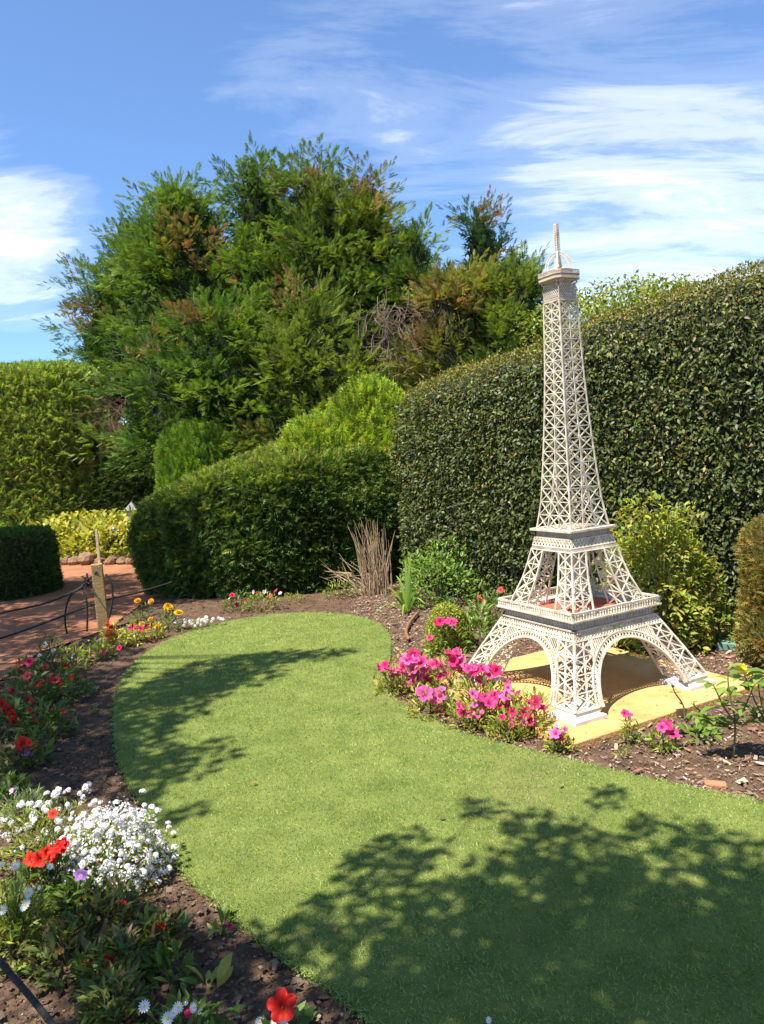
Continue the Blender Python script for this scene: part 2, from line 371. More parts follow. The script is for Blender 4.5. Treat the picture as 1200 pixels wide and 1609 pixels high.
# mulch and soil crumbs
def scatter(n, x0, x1, y0, y1, test):
    p = np.stack([rng.uniform(x0, x1, n), rng.uniform(y0, y1, n)], 1); k = ~inside(p, LAWN) & ~inside(p, PATH) & ~inside(p, SLAB)
    return p[k & test(p)]
CH = np.array([[-.5,-.5,0],[.5,-.45,.25],[.42,.5,.1],[-.4,.45,.3],[0,0,.55]]), np.array([[0,1,4],[1,2,4],[2,3,4],[3,0,4]])
def chips(name, p, lo, hi, pal, asp, label):
    n = len(p); z = .003+.010*pn(np.c_[p, np.zeros(n)], 9, 1)+.007*pn(np.c_[p, np.zeros(n)], 26, 2)+rng.uniform(-.002, .010, n)
    ln = rng.uniform(lo, hi, n)*rng.choice([.6, 1, 2.0], n, p=[.55, .37, .08]); a = rng.uniform(0, 6.28, n)
    ax = np.c_[np.cos(a), np.sin(a), rng.normal(0, .25, n)]
    v, f, c = bake(*CH, np.c_[p, z], ax, np.c_[rng.normal(0, .4, (n, 2)), np.ones(n)], np.c_[ln*rng.uniform(asp*.6, asp*1.4, n), ln, ln*.25], clip(pick(pal, n, .25)))
    o = link(name, mesh_np(name, v, f, c), 'chips'); tag(o, label, 'mulch', kind='stuff')
pr = scatter(54000, -.6, 3.4, 3.0, 9.2, lambda p: p[:, 0] > -.5*(p[:, 1]-3)/6+.0)
chips('bark_mulch', pr, .009, .027, [(.20,.135,.095),(.28,.20,.145),(.13,.085,.06),(.36,.27,.195),(.24,.13,.08)], .38, 'grey brown bark mulch around the tower slab and along the hedges')
pl_ = scatter(44000, -3.6, .6, 1.2, 9.0, lambda p: p[:, 0] < -.4*(p[:, 1]-3)/6+.1)
chips('soil_crumbs', pl_, .004, .012, [(.085,.052,.033),(.13,.083,.054),(.055,.034,.022),(.19,.13,.088)], .8, 'loose brown soil crumbs in the flower border')

pn_ = scatter(26000, -2.3, .9, 1.5, 4.6, lambda p: (p[:, 0] < -.4*(p[:, 1]-3)/6+.1) & (p[:, 0] > -.56*p[:, 1]-.1))
chips('soil_clods', pn_, .005, .016, [(.085,.052,.033),(.13,.083,.054),(.055,.034,.022),(.17,.115,.078)], .85, 'small clods of brown soil in the nearest part of the border')
# ------------------------------------------------------------------ tower on its slab
mb = MB(); mb.box((0, 0, -.03), (SLAB_H, SLAB_H, .03))
slab = mb.build('concrete_slab', 'slab', None, (TX, TY, SLAB_Z), bevel=.006); slab.rotation_euler = (0, 0, TYAW)
slab.data.materials.append(MAT['slab_edge'])
for p in slab.data.polygons:
    if abs(p.normal.z) < .5: p.material_index = 1
tag(slab, 'square yellow painted concrete slab under the lattice tower', 'slab')

tower = empty('model_tower', (TX, TY, SLAB_Z), TYAW)
tag(tower, 'tall cream lattice model tower with four arched legs standing on yellow slab', 'tower')
HZ = [.03, .06, .24, .374, .41, .49, .56, .71, .89, 1.005, 1.16, 1.38, 1.63, 1.745, 1.99, 2.23, 2.40]
HH = [.545, .53, .437, .366, .345, .305, .28, .222, .18, .155, .131, .114, .0985, .092, .081, .0745, .0705]
def Hs(z): return float(np.interp(z, HZ, HH))
def I1(z): return float(np.interp(z, [.05, .37, .44], [.355, .232, .215]))
def I2(z): return float(np.interp(z, [.50, .87], [.138, .072]))
def lattice(mb, E0, E1, zs, wd, dp, nrm, mid=True, edge=None):
    """E0(z), E1(z) -> points of the two edge lines; stars of cross bars between the heights zs"""
    n = np.array(nrm, float)
    for a, b in zip(zs[:-1], zs[1:]):
        p0, p1, q0, q1 = E0(a), E1(a), E0(b), E1(b)
        mb.bar(p0, q1, wd, dp*.86, n); mb.bar(p1, q0, wd, dp*.80, n)
        if mid: mb.bar((p0+p1)/2, (q0+q1)/2, wd, dp*.92, n)
        mb.bar(q0, q1, wd, dp*.96, n)
    mb.bar(E0(zs[0]), E1(zs[0]), wd, dp*.96, n)
    if edge:
        for E in (E0, E1):
            for a, b in zip(zs[:-1], zs[1:]): mb.bar(E(a), E(b), edge, dp, n)
def A(*v): return np.array(v, float)
quad = [(1, 1), (-1, 1), (-1, -1), (1, -1)]
for sx, sy in quad:
    # stepped pedestal
    mb = MB(); c = .452
    for h0, h1, z0, z1 in ((.118, .116, -.003, .020), (.101, .088, .0205, .034), (.083, .080, .0345, .062)):
        k = len(mb.v)
        for hh, z in ((h0, z0), (h1, z1)):
            for a, b in ((-1,-1),(1,-1),(1,1),(-1,1)): mb.v.append((sx*c+a*hh, sy*c+b*hh, z))
        mb.f += [(k,k+3,k+2,k+1),(k+4,k+5,k+6,k+7)]+[(k+i, k+(i+1) % 4, k+4+(i+1) % 4, k+4+i) for i in range(4)]
    mb.build('pedestal', 'pedestal', tower, bevel=.002)
    # lower leg: four corner rails and four lattice faces
    zs = np.array([.055, .14, .225, .31, .385])
    def ec(fx, fy): return lambda z: A(sx*(Hs(z) if fx else I1(z)), sy*(Hs(z) if fy else I1(z)), z)
    leg = empty('leg'); leg.parent = tower
    for fx, fy in ((1,1),(1,0),(0,1),(0,0)):
        mb = MB()
        for a, b in zip([.055,.24,.41], [.24,.41,.44]): mb.bar(ec(fx, fy)(a), ec(fx, fy)(b), .0118, .0118, (sx, sy*.2, 0))
        mb.build('rail', 'paint', leg)
    for (a, b, nn, zz2) in (((0,1),(1,1),(0,sy,.5),zs), ((1,0),(1,1),(sx,0,.5),zs), ((0,0),(1,0),(0,sy,.4),zs), ((0,0),(0,1),(sx,0,.4),zs)):
        mb = MB(); lattice(mb, ec(*a), ec(*b), zz2, .0072, .006, nn); mb.build('lattice_panel', 'paint', leg)
    # upper leg between the decks
    zs2 = np.linspace(.503, .868, 5)
    def ed(fx, fy): return lambda z: A(sx*(Hs(z) if fx else I2(z)), sy*(Hs(z) if fy else I2(z)), z)
    leg = empty('upper_leg'); leg.parent = tower
    for fx, fy in ((1,1),(1,0),(0,1),(0,0)):
        mb = MB()
        for a, b in zip(zs2[:-1], zs2[1:]): mb.bar(ed(fx, fy)(a), ed(fx, fy)(b), .0092, .0092, (sx, sy*.2, 0))
        mb.build('rail', 'paint', leg)
    for (a, b, nn) in (((0,1),(1,1),(0,sy,.4)), ((1,0),(1,1),(sx,0,.4)), ((0,0),(1,0),(0,sy,.3)), ((0,0),(0,1),(sx,0,.3))):
        mb = MB(); lattice(mb, ed(*a), ed(*b), zs2, .0062, .006, nn); mb.build('lattice_panel', 'paint', leg)
def face(k):
    """rotate a point of the front face (y = -h) to face k"""
    c, s = [(1,0),(0,1),(-1,0),(0,-1)][k]
    return lambda x, y, z: A(x*c-y*s, x*s+y*c, z)
for k in range(4):
    T = face(k); nn = T(0, -1, .45)
    # arch: two trims with a fine lattice between, standing in the sloping face
    mb = MB(); cz, r0, r1 = .022, .334, .372; ns = 44
    def ap(r, a):
        z = cz+r*math.sin(a); return T(r*math.cos(a), -Hs(max(z, .05))-.004, max(z, .05))
    an = np.linspace(.075, math.pi-.075, ns+1)
    for i in range(ns):
        mb.bar(ap(r0, an[i]), ap(r0, an[i+1]), .010, .020, nn); mb.bar(ap(r1, an[i]), ap(r1, an[i+1]), .007, .010, nn)
        mb.bar(ap(r0, an[i]), ap(r1, an[i+1]), .0042, .005, nn); mb.bar(ap(r1, an[i]), ap(r0, an[i+1]), .0042, .004, nn)
    mb.build('arch', 'paint', tower)
    # spandrel of little posts between arch and frieze
    for sg in (-1, 1):
        mb = MB()
        for x in np.arange(.145, .262, .0155):
            zt = .398; zb = cz+math.sqrt(max(.374**2-x*x, 0))
            if zt-zb > .006: mb.bar(T(sg*x, -Hs(zb)-.001, zb), T(sg*x, -Hs(zt)-.001, zt), .0058, .006, nn)
        mb.build('spandrel', 'paint', tower)
    # frieze of crosses under the first deck
    mb = MB(); zb, zm, zt = .388, .412, .437; nx_ = 30
    for a, b, o_ in ((zb, zm, 0), (zm, zt, 0)):
        for i in range(nx_):
            u0, u1 = -1+2*i/nx_, -1+2*(i+1)/nx_
            mb.bar(T(u0*Hs(a), -Hs(a)-.0035, a), T(u1*Hs(b), -Hs(b)-.0035, b), .0046, .005, nn)
            mb.bar(T(u1*Hs(a), -Hs(a)-.0035, a), T(u0*Hs(b), -Hs(b)-.0035, b), .0046, .0044, nn)
    for z in (zb, zm, zt): mb.bar(T(-Hs(z), -Hs(z)-.0035, z), T(Hs(z), -Hs(z)-.0035, z), .006, .0056, nn)
    mb.build('frieze_band', 'paint', tower)
    # first deck wall with ribs and brackets
    mb = MB()
    mb.bar(T(-.320, -.316, .467), T(.320, -.316, .467), .056, .008, T(0, -1, 0))
    for i in range(25):
        x = -.316+.632*i/24
        mb.bar(T(x, -.3215, .447), T(x, -.3215, .494), .0035, .004, T(0, -1, 0)); mb.bar(T(x, -.337, .484), T(x, -.337, .4955), .006, .032, T(0, -1, 0))
    mb.bar(T(-.346, -.333, .442), T(.346, -.333, .442), .007, .026, T(0, -1, 0))
    mb.build('deck_wall', 'paint_old_shade', tower)  # darker paint puts the overhang's shade into the wall colour
    # railing
    mb = MB()
    mb.bar(T(-.3575, -.353, .5005), T(.3575, -.353, .5005), .009, .018, T(0, -1, 0)); mb.bar(T(-.357, -.351, .546), T(.357, -.351, .546), .012, .012, T(0, -1, 0))
    for i in range(33):
        x = -.345+.69*i/32; mb.bar(T(x, -.351, .503), T(x, -.351, .542), .006 if i % 4 else .009, .006, T(0, -1, 0))
        if i < 32: mb.bar(T(x, -.351, .525), T(x+.0215, -.351, .525), .004, .003, T(0, -1, 0))
    mb.build('railing', 'paint', tower)
    # bands under the second deck
    mb = MB(); n2 = 12; nf = 34
    zb, zt = .896, .943
    for i in range(n2):
        u0, u1 = -1+2*i/n2, -1+2*(i+1)/n2
        mb.bar(T(u0*Hs(zb), -Hs(zb), zb), T(u1*Hs(zt), -Hs(zt), zt), .0062, .005, nn); mb.bar(T(u1*Hs(zb), -Hs(zb), zb), T(u0*Hs(zt), -Hs(zt), zt), .0062, .0046, nn)
        mb.bar(T(u0*Hs(zb), -Hs(zb), zb), T(u0*Hs(zt), -Hs(zt), zt), .004, .0054, nn)
    for i in range(nf):
        a, b = .872, .892; u0, u1 = -1+2*i/nf, -1+2*(i+1)/nf
        mb.bar(T(u0*Hs(a), -Hs(a), a), T(u1*Hs(b), -Hs(b), b), .004, .005, nn)
    for z, wd in ((.869, .007), (.8935, .008), (.942, .006)): mb.bar(T(-Hs(z)-.002, -Hs(z), z), T(Hs(z)+.002, -Hs(z), z), wd, .0066, nn)
    mb.build('lattice_band', 'paint', tower)
    mb = MB()
    mb.bar(T(-.157, -.1535, .966), T(.157, -.1535, .966), .042, .007, T(0, -1, 0))
    for i in range(25):
        x = -.154+.308*i/24; mb.bar(T(x, -.1585, .950), T(x, -.1585, .986), .0032, .004, T(0, -1, 0))
    mb.bar(T(-.172, -.1625, .9465), T(.172, -.1625, .9465), .006, .019, T(0, -1, 0))
    mb.build('upper_deck_wall', 'paint_old_shade', tower)  # same darker paint, shade under the upper deck put into the colour
# deck floors
def slab_floor(name, h, z0, z1, mat, hole=0):
    mb = MB()
    if hole:
        m_ = (h+hole)/2; q = (h-hole)/2
        for a, b, c, d in ((0, -m_, h, q), (0, m_, h, q), (-m_, 0, q, hole), (m_, 0, q, hole)): mb.box((a, b, (z0+z1)/2), (c, d, (z1-z0)/2))
    else: mb.box((0, 0, (z0+z1)/2), (h, h, (z1-z0)/2))
    return mb.build(name, mat, tower)
slab_floor('deck_floor', .338, .486, .498, 'paint')
mb = MB(); k = 40
for z in (.4985, .508): mb.v += [(.235*math.cos(2*math.pi*i/k), .235*math.sin(2*math.pi*i/k), z) for i in range(k)]
mb.f = [(i, (i+1) % k, k+(i+1) % k, k+i) for i in range(k)]+[tuple(k+i for i in range(k))]
tag(mb.build('round_floor', 'red', tower), 'round terracotta red floor inside the first deck')
slab_floor('upper_deck', .189, .988, 1.001, 'paint')
# shaft
zr = [1.002]
while zr[-1] < 2.37: zr.append(zr[-1]+np.interp(zr[-1], [1.0, 2.4], [.083, .054]))
zr = np.array(zr); zr = 1.002+(zr-1.002)*(2.393-1.002)/(zr[-1]-1.002)
shaft = empty('shaft'); shaft.parent = tower
for sx, sy in quad:
    mb = MB()
    for a, b in zip(zr[:-1], zr[1:]): mb.bar(A(sx*Hs(a), sy*Hs(a), a), A(sx*Hs(b), sy*Hs(b), b), .0082, .0082, (sx, 0, 0))
    mb.build('rail', 'paint', shaft)
def mm(z): return float(np.interp(z, [1.0, 1.2, 1.47], [.055, .026, 0.0]))
for k in range(4):
    T = face(k); nn = T(0, -1, .05); mb = MB()
    for a, b in zip(zr[:-1], zr[1:]):
        ms = [lambda z: -Hs(z), lambda z: Hs(z)]
        cols = [-1, 0, 1] if mm((a+b)/2) < .006 else [-1, -.5, .5, 1]
        def X(cv, z):
            return {-1: -Hs(z), 1: Hs(z), 0: 0.0, -.5: -mm(z), .5: mm(z)}[cv]
        for c0, c1 in zip(cols[:-1], cols[1:]):
            p = lambda cv, z: T(X(cv, z), -Hs(z), z)
            mb.bar(p(c0, a), p(c1, b), .0050, .0052, nn); mb.bar(p(c1, a), p(c0, b), .0050, .0047, nn)
            if c0 != -1: mb.bar(p(c0, a), p(c0, b), .0056, .0058, nn)
            if c1 == .5: mb.bar(p(c1, a), p(c1, b), .0056, .0058, nn)
        mb.bar(T(-Hs(b), -Hs(b), b), T(Hs(b), -Hs(b), b), .0052, .0060, nn)
    mb.build('lattice_panel', 'paint', shaft)
# capital: perforated cove flaring to an eight-sided gallery
def octo(h, cut): return [(h, -h+cut), (h, h-cut), (h-cut, h), (-h+cut, h), (-h, h-cut), (-h, -h+cut), (-h+cut, -h), (h-cut, -h)]
def loft(levels, name, mat, parent, caps=True):
    mb = MB(); n = 8
    for h, cut, z in levels: mb.v += [(x, y, z) for x, y in octo(h, cut)]
    for j in range(len(levels)-1):
        for i in range(n): mb.f.append((j*n+i, j*n+(i+1) % n, (j+1)*n+(i+1) % n, (j+1)*n+i))
    if caps: mb.f.append(tuple(range(n))[::-1]); mb.f.append(tuple((len(levels)-1)*n+i for i in range(n)))
    return mb.build(name, mat, parent)
cap = loft([(.050, .004, 2.395), (.050, .005, 2.44), (.052, .008, 2.47), (.058, .012, 2.50), (.083, .022, 2.518)], 'capital', 'paint_old_shade', tower)
for k in range(4):
    T = face(k); mb = MB(); nn = T(0, -1, 0)
    def cw(z): return float(np.interp(z, [2.395, 2.44, 2.47, 2.50, 2.518], [.0675, .0675, .0695, .0755, .0845]))
    mb.bar(T(-.0705, -.068, 2.396), T(.0705, -.068, 2.396), .006, .006, nn); mb.bar(T(-.0705, -.068, 2.431), T(.0705, -.068, 2.431), .004, .005, nn)
    for i in range(15):
        x = -.066+.132*i/15; mb.bar(T(x, -.068, 2.399), T(x+.0088, -.068, 2.429), .0030, .004, nn); mb.bar(T(x+.0088, -.068, 2.399), T(x, -.068, 2.429), .0030, .0035, nn)
    for zz0, zz1 in ((2.433, 2.453), (2.453, 2.474), (2.474, 2.495)):
        for i in range(7):
            x = -.06+.12*i/7; x1 = x+.12/7
            mb.bar(T(x, -cw(zz0)-.001, zz0), T(x1, -cw(zz1)-.001, zz1), .0042, .004, nn); mb.bar(T(x1, -cw(zz0)-.001, zz0), T(x, -cw(zz1)-.001, zz1), .0042, .0036, nn)
    for sg in (-1, 1):
        for z0_, z1_ in ((2.398, 2.433), (2.433, 2.474), (2.474, 2.50), (2.50, 2.518)): mb.bar(T(sg*(cw(z0_)-.007*(z0_ > 2.47)), -cw(z0_), z0_), T(sg*(cw(z1_)-.022*(z1_ > 2.48)), -cw(z1_), z1_), .007, .006, nn)
    mb.build('fretwork', 'paint_old_shade', cap)
gal = loft([(.100, .029, 2.519), (.101, .029, 2.522), (.101, .029, 2.534), (.090, .025, 2.5345), (.090, .025, 2.546), (.102, .029, 2.5465), (.102, .029, 2.552)], 'gallery', 'paint_old_shade', tower)
mb = MB(); oc = octo(.1005, .029)
for i in range(8):
    a = np.array(oc[i]); b = np.array(oc[(i+1) % 8]); nn = A((a+b)[0], (a+b)[1], 0); m_ = max(3, int(np.linalg.norm(b-a)/.0085))
    mb.bar(A(*a, 2.5705), A(*b, 2.5705), .004, .005, nn)
    for j in range(m_+1):
        q = a+(b-a)*j/m_; mb.bar(A(*q, 2.552), A(*q, 2.5695), .0032, .003, nn)
mb.build('gallery_railing', 'paint_old_shade', tower)
# roof with dished corners
mb = MB(); n = 24; lv = [(.070, 2.553, 0), (.074, 2.566, .0), (.082, 2.578, .012), (.050, 2.590, .004), (.026, 2.604, 0), (.020, 2.618, 0)]
for r, z, amp in lv:
    for i in range(n):
        a = 2*math.pi*i/n; mb.v.append((r*(1+.10*(amp > 0)*math.cos(4*a+math.pi))*math.cos(a), r*(1+.10*(amp > 0)*math.cos(4*a+math.pi))*math.sin(a), z+amp*math.cos(4*a)*.6))
for j in range(len(lv)-1):
    for i in range(n): mb.f.append((j*n+i, j*n+(i+1) % n, (j+1)*n+(i+1) % n, (j+1)*n+i))
mb.f.append(tuple((len(lv)-1)*n+i for i in range(n)))
mb.build('roof', 'paint_old_shade', tower)
for q in range(2):
    mb = MB(); ns = 22; ca, sa = math.cos(q*math.pi/2+math.pi/4), math.sin(q*math.pi/2+math.pi/4); nn = A(-sa, ca, 0)
    def rp(r, a): return A(r*math.cos(a)*ca, r*math.cos(a)*sa, 2.588+(r+.028)*math.sin(a))
    for i in range(ns):
        a0, a1 = math.pi*i/ns, math.pi*(i+1)/ns
        mb.bar(rp(.080, a0), rp(.080, a1), .0056, .010-q*.001, nn); mb.bar(rp(.064, a0), rp(.064, a1), .0056, .010-q*.001, nn); mb.bar(rp(.064, a0), rp(.080, a1), .005, .006, nn)
    mb.build('crown_arch', 'paint', tower)
mb = MB(); hh = [(2.60, .014), (2.66, .0105), (2.864, .0085)]
for sx, sy in quad:
    for (a, ha), (b, hb) in zip(hh[:-1], hh[1:]): mb.bar(A(sx*ha, sy*ha, a), A(sx*hb, sy*hb, b), .005, .005, (1, 0, 0))
for k in range(4):
    T = face(k); zs = np.linspace(2.66, 2.864, 15)
    for a, b in zip(zs[:-1], zs[1:]):
        h = .0095; mb.bar(T(-h, -h, a), T(h, -h, b), .0032, .0036, T(0, -1, 0)); mb.bar(T(h, -h, a), T(-h, -h, b), .0032, .0033, T(0, -1, 0))
    mb.bar(T(0, -.0120, 2.61), T(0, -.0105, 2.66), .020, .004, T(0, -1, 0)); mb.bar(T(-.010, -.0085, 2.862), T(.010, -.0085, 2.862), .005, .004, T(0, -1, 0))
mb.build('mast', 'paint', tower)

# ------------------------------------------------------------------ hedges and trees
def grid_tris(nu, nv, wrap=False):
    i = np.arange(nu-1)[:, None]*nv+np.arange(nv-1); i = i.ravel()
    return np.concatenate([np.stack([i, i+1, i+nv+1], 1), np.stack([i, i+nv+1, i+nv], 1)])
def sample(Vt, Fc, n, wfun=None):
    a, b, c = Vt[Fc[:, 0]], Vt[Fc[:, 1]], Vt[Fc[:, 2]]; nr = np.cross(b-a, c-a); ar = np.linalg.norm(nr, axis=1)
    if wfun is not None: ar = ar*wfun((a+b+c)/3)
    k = rng.choice(len(Fc), n, p=ar/ar.sum()); u, v = rng.random(n), rng.random(n); m = u+v > 1; u[m], v[m] = 1-u[m], 1-v[m]
    return a[k]+u[:, None]*(b-a)[k]+v[:, None]*(c-a)[k], unit(nr[k])
def facing(c):   # fewer leaves where no one looks
    d = c[:, 1]; return np.where(np.isfinite(d), 1.0, 1.0)
def wall_body(path, prof, nseg=40):
    """path (n,3): x, y, height scale; prof: list of (across, up) from front foot over the top to the back foot"""
    P = spline(path, 10, False); t = unit(np.gradient(P[:, :2], axis=0)); nrm = np.stack([t[:, 1], -t[:, 0]], 1)
    pr = np.array(prof, float)
    Vt = np.array([[[p[0]+n_[0]*a, p[1]+n_[1]*a, p[2]*u] for a, u in pr] for p, n_ in zip(P, nrm)])
    return Vt.reshape(-1, 3), grid_tris(len(P), len(pr)), Vt
def orient(Vt, Fc):
    c = Vt.mean(0); a, b, d = Vt[Fc[:, 0]], Vt[Fc[:, 1]], Vt[Fc[:, 2]]; n = np.cross(b-a, d-a)
    if ((n*((a+b+d)/3-c)).sum(1) > 0).mean() < .5: Fc = Fc[:, ::-1]
    return Fc
def lump(Vt, nr, amp, s, o=0): return Vt+nr*(amp*pn(Vt, s, o))[:, None]
def vnorm(Vt, Fc):
    n = np.zeros_like(Vt); a, b, c = Vt[Fc[:, 0]], Vt[Fc[:, 1]], Vt[Fc[:, 2]]; fn = np.cross(b-a, c-a)
    for i in range(3): np.add.at(n, Fc[:, i], fn)
    return unit(n)
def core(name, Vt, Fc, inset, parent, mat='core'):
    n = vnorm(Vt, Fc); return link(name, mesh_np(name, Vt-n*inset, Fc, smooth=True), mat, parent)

# big glossy hedge behind the tower
hedge = empty('hedge', (1.6, 7.1, 0)); tag(hedge, 'tall clipped hedge of dark glossy leaves rising behind the lattice tower', 'hedge')
pr_ = [(.10, 0), (.16, .25), (.17, .55), (.13, .8), (.04, .93), (-.14, .99), (-.4, 1.02), (-.8, 1.02), (-1.1, .9), (-1.15, .4), (-1.15, 0)]
pr_ = spline(np.array(pr_), 4, False)
hv, hf, _ = wall_body([(.50, 10.0, 1.9), (.38, 9.55, 2.27), (.40, 9.0, 2.36), (.62, 8.45, 2.40), (1.2, 7.6, 2.47), (1.9, 6.75, 2.62), (2.55, 6.25, 2.78), (3.3, 5.75, 2.86), (4.4, 5.2, 2.9)], pr_)
hf = orient(hv, hf); hv = lump(lump(hv, vnorm(hv, hf), .035, 2.2, 1), vnorm(hv, hf), .018, 7, 2)
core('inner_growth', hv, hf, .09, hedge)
p, nr = sample(hv, hf, 88000, lambda c: np.where(c[:, 1] > 0, np.where((c[:, 2] < 2.2) & (c[:, 0]+c[:, 1] > 9.6), .15, 1.0), 0))
n = len(p); p = p-nr*np.abs(rng.normal(0, .045, (n, 1)))+nr*(.025*pn(p, 9, 2))[:, None]+nr*(rng.random((n, 1)) < .03)*.05
ax = unit(nr*.55+rdir(n)*.75+np.array([0, 0, -.25])); up_ = unit(nr*.8+np.array([0, 0, .55])+rdir(n)*.55)
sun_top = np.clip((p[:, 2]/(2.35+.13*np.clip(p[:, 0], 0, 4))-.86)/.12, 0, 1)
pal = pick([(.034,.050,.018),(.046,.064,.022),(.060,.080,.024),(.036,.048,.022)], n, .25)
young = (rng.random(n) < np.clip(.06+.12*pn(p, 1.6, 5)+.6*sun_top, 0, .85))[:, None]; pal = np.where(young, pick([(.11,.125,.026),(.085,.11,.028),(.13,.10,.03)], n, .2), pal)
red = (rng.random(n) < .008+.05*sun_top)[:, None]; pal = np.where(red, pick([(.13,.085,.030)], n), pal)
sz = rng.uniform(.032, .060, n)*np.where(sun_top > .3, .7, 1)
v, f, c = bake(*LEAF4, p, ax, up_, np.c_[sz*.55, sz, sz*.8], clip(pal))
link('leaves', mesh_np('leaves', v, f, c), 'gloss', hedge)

# clipped juniper hedge on the far side of the lawn (low at the left end, swelling to the right)
def fronds(name, Vt, Fc, n, size, palf, parent, mat='conifer', depth=.05, upw=.5, tmpl=FR4, wf=None, spread=.6):
    p, nr = sample(Vt, Fc, n, wf); p = p-nr*np.abs(rng.normal(0, depth, (n, 1)))
    ax = unit(nr*.75+rdir(n)*spread+np.array([0, 0, upw])); u = unit(nr*.3+rdir(n)*.8+np.array([0, 0, .7]))
    sz = rng.uniform(size*.65, size*1.3, n)
    v, f, c = bake(*tmpl, p, ax, u, np.c_[sz, sz, sz], clip(palf(p, nr, n)))
    return link(name, mesh_np(name, v, f, c), mat, parent)
jun = empty('juniper_hedge', (-1.6, 9.6, 0)); tag(jun, 'sprawling clipped green juniper hedge beyond the far end of the lawn', 'hedge')
jp = spline(np.array([(.10, 0), (.22, .3), (.25, .62), (.16, .88), (-.05, .98), (-.5, 1.04), (-.95, 1.06), (-1.2, .9), (-1.25, .3), (-1.2, 0)]), 4, False)
hv, hf, _ = wall_body([(-2.95, 11.2, .85), (-3.06, 10.7, 1.02), (-3.02, 10.15, 1.15), (-2.78, 9.7, 1.28), (-2.2, 9.3, 1.47), (-1.5, 9.1, 1.58), (-.85, 9.15, 1.62), (-.3, 9.3, 1.62), (.2, 9.6, 1.6)], jp)
hf = orient(hv, hf); hv = lump(hv, vnorm(hv, hf), .05, 2.6, 3); hv = lump(hv, vnorm(hv, hf), .045, 8, 1)
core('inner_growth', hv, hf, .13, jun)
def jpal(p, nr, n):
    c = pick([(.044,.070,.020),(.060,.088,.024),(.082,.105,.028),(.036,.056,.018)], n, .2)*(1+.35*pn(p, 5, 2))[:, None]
    y = (rng.random(n) < np.clip(nr[:, 2]*1.0-.15+.25*pn(p, 1.5, 6), 0, .9))[:, None]  # upward-facing sprays turn yellow, putting sunlight on the hedge top into the colour
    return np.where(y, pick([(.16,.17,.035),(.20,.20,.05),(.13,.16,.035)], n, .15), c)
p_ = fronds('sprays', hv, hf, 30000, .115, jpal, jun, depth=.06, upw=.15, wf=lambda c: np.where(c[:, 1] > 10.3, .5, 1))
# brighter upright golden conifer swelling from its right end
def blob(cx, cy, rx, ry, h, z0=0, nu=28, nv=16, power=2.6, amp=.06, s=3, o=0):
    a = np.linspace(0, 2*math.pi, nu+1); t = np.linspace(0, 1, nv)
    Vt = []
    for aa in a:
        for tt in t:
            e = (1-abs(2*tt-1 if z0 > .3 else tt)**power)**(1/power)
            ca, sa = math.cos(aa), math.sin(aa); q = (abs(ca)**2.4+abs(sa)**2.4)**(-1/2.4)
            Vt.append((cx+rx*e*q*ca, cy+ry*e*q*sa, z0+h*tt))
    Vt = np.array(Vt); Fc = orient(Vt, grid_tris(nu+1, nv)); Vt = lump(Vt, vnorm(Vt, Fc)*np.array([1, 1, .5]), amp, s, o); return Vt, Fc
def uppal(main, gold, fr=.5, o=0):
    def fn(p, nr, n):
        k = (rng.random(n) < np.clip(fr+.35*pn(p, 2, o), 0, 1))[:, None]; return np.where(k, pick(gold, n, .15), pick(main, n, .18))
    return fn
gold = empty('golden_conifer', (-.35, 9.9, 0)); tag(gold, 'bright lime green upright conifer swelling between the juniper and tall hedge', 'conifer')
bv, bf = blob(-.12, 9.98, .88, .66, 2.52, amp=.13, s=2.8, power=2.0)
bv2, bf2 = blob(-.72, 9.80, .80, .60, 2.08, amp=.13, s=2.8, power=2.0, o=1); bf = np.concatenate([bf, bf2+len(bv)]); bv = np.concatenate([bv, bv2])
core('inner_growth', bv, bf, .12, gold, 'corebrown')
fronds('sprays', bv, bf, 13000, .15, uppal([(.10,.135,.022),(.085,.115,.022)], [(.23,.26,.03),(.18,.225,.03),(.29,.29,.05)], .65, 2), gold, depth=.06, upw=1.1, spread=.4, wf=lambda c: np.where(c[:, 2] < .9, .25, 1))
# clipped lime block behind the juniper
lime_b = empty('lime_conifer', (-2.9, 11.8, 0)); tag(lime_b, 'lime green clipped cypress peeping over the low end of the juniper hedge', 'conifer')
bv, bf = blob(-2.75, 11.9, .66, .7, 2.25, power=3.5, amp=.04)
core('inner_growth', bv, bf, .12, lime_b)
fronds('sprays', bv, bf, 9000, .13, uppal([(.085,.13,.022),(.07,.11,.02)], [(.15,.21,.028)], .5, 4), lime_b, depth=.05, upw=1.2, spread=.35)
# tall hedge over the path
tallh = empty('cypress_hedge', (-7.7, 17, 0)); tag(tallh, 'tall olive green clipped cypress hedge at the far left beyond the path', 'hedge')
x0 = V(163, 720, 16.6)[0]
bv, bf = blob(x0-1.75, 17.2, 1.75, 1.3, 3.95, power=7, amp=.10, s=2.2, nu=48, nv=30)
core('inner_growth', bv, bf, .16, tallh)
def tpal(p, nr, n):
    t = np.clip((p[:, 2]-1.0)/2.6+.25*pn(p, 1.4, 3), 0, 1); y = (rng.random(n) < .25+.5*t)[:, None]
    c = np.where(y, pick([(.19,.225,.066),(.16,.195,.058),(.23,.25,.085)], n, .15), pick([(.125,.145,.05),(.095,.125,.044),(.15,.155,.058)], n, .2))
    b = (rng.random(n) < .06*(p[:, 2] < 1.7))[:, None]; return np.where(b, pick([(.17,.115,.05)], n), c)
fronds('sprays', bv, bf, 20000, .22, tpal, tallh, depth=.08, upw=.7, wf=lambda c: np.where(c[:, 1] > 17.6, .2, 1), spread=.5)
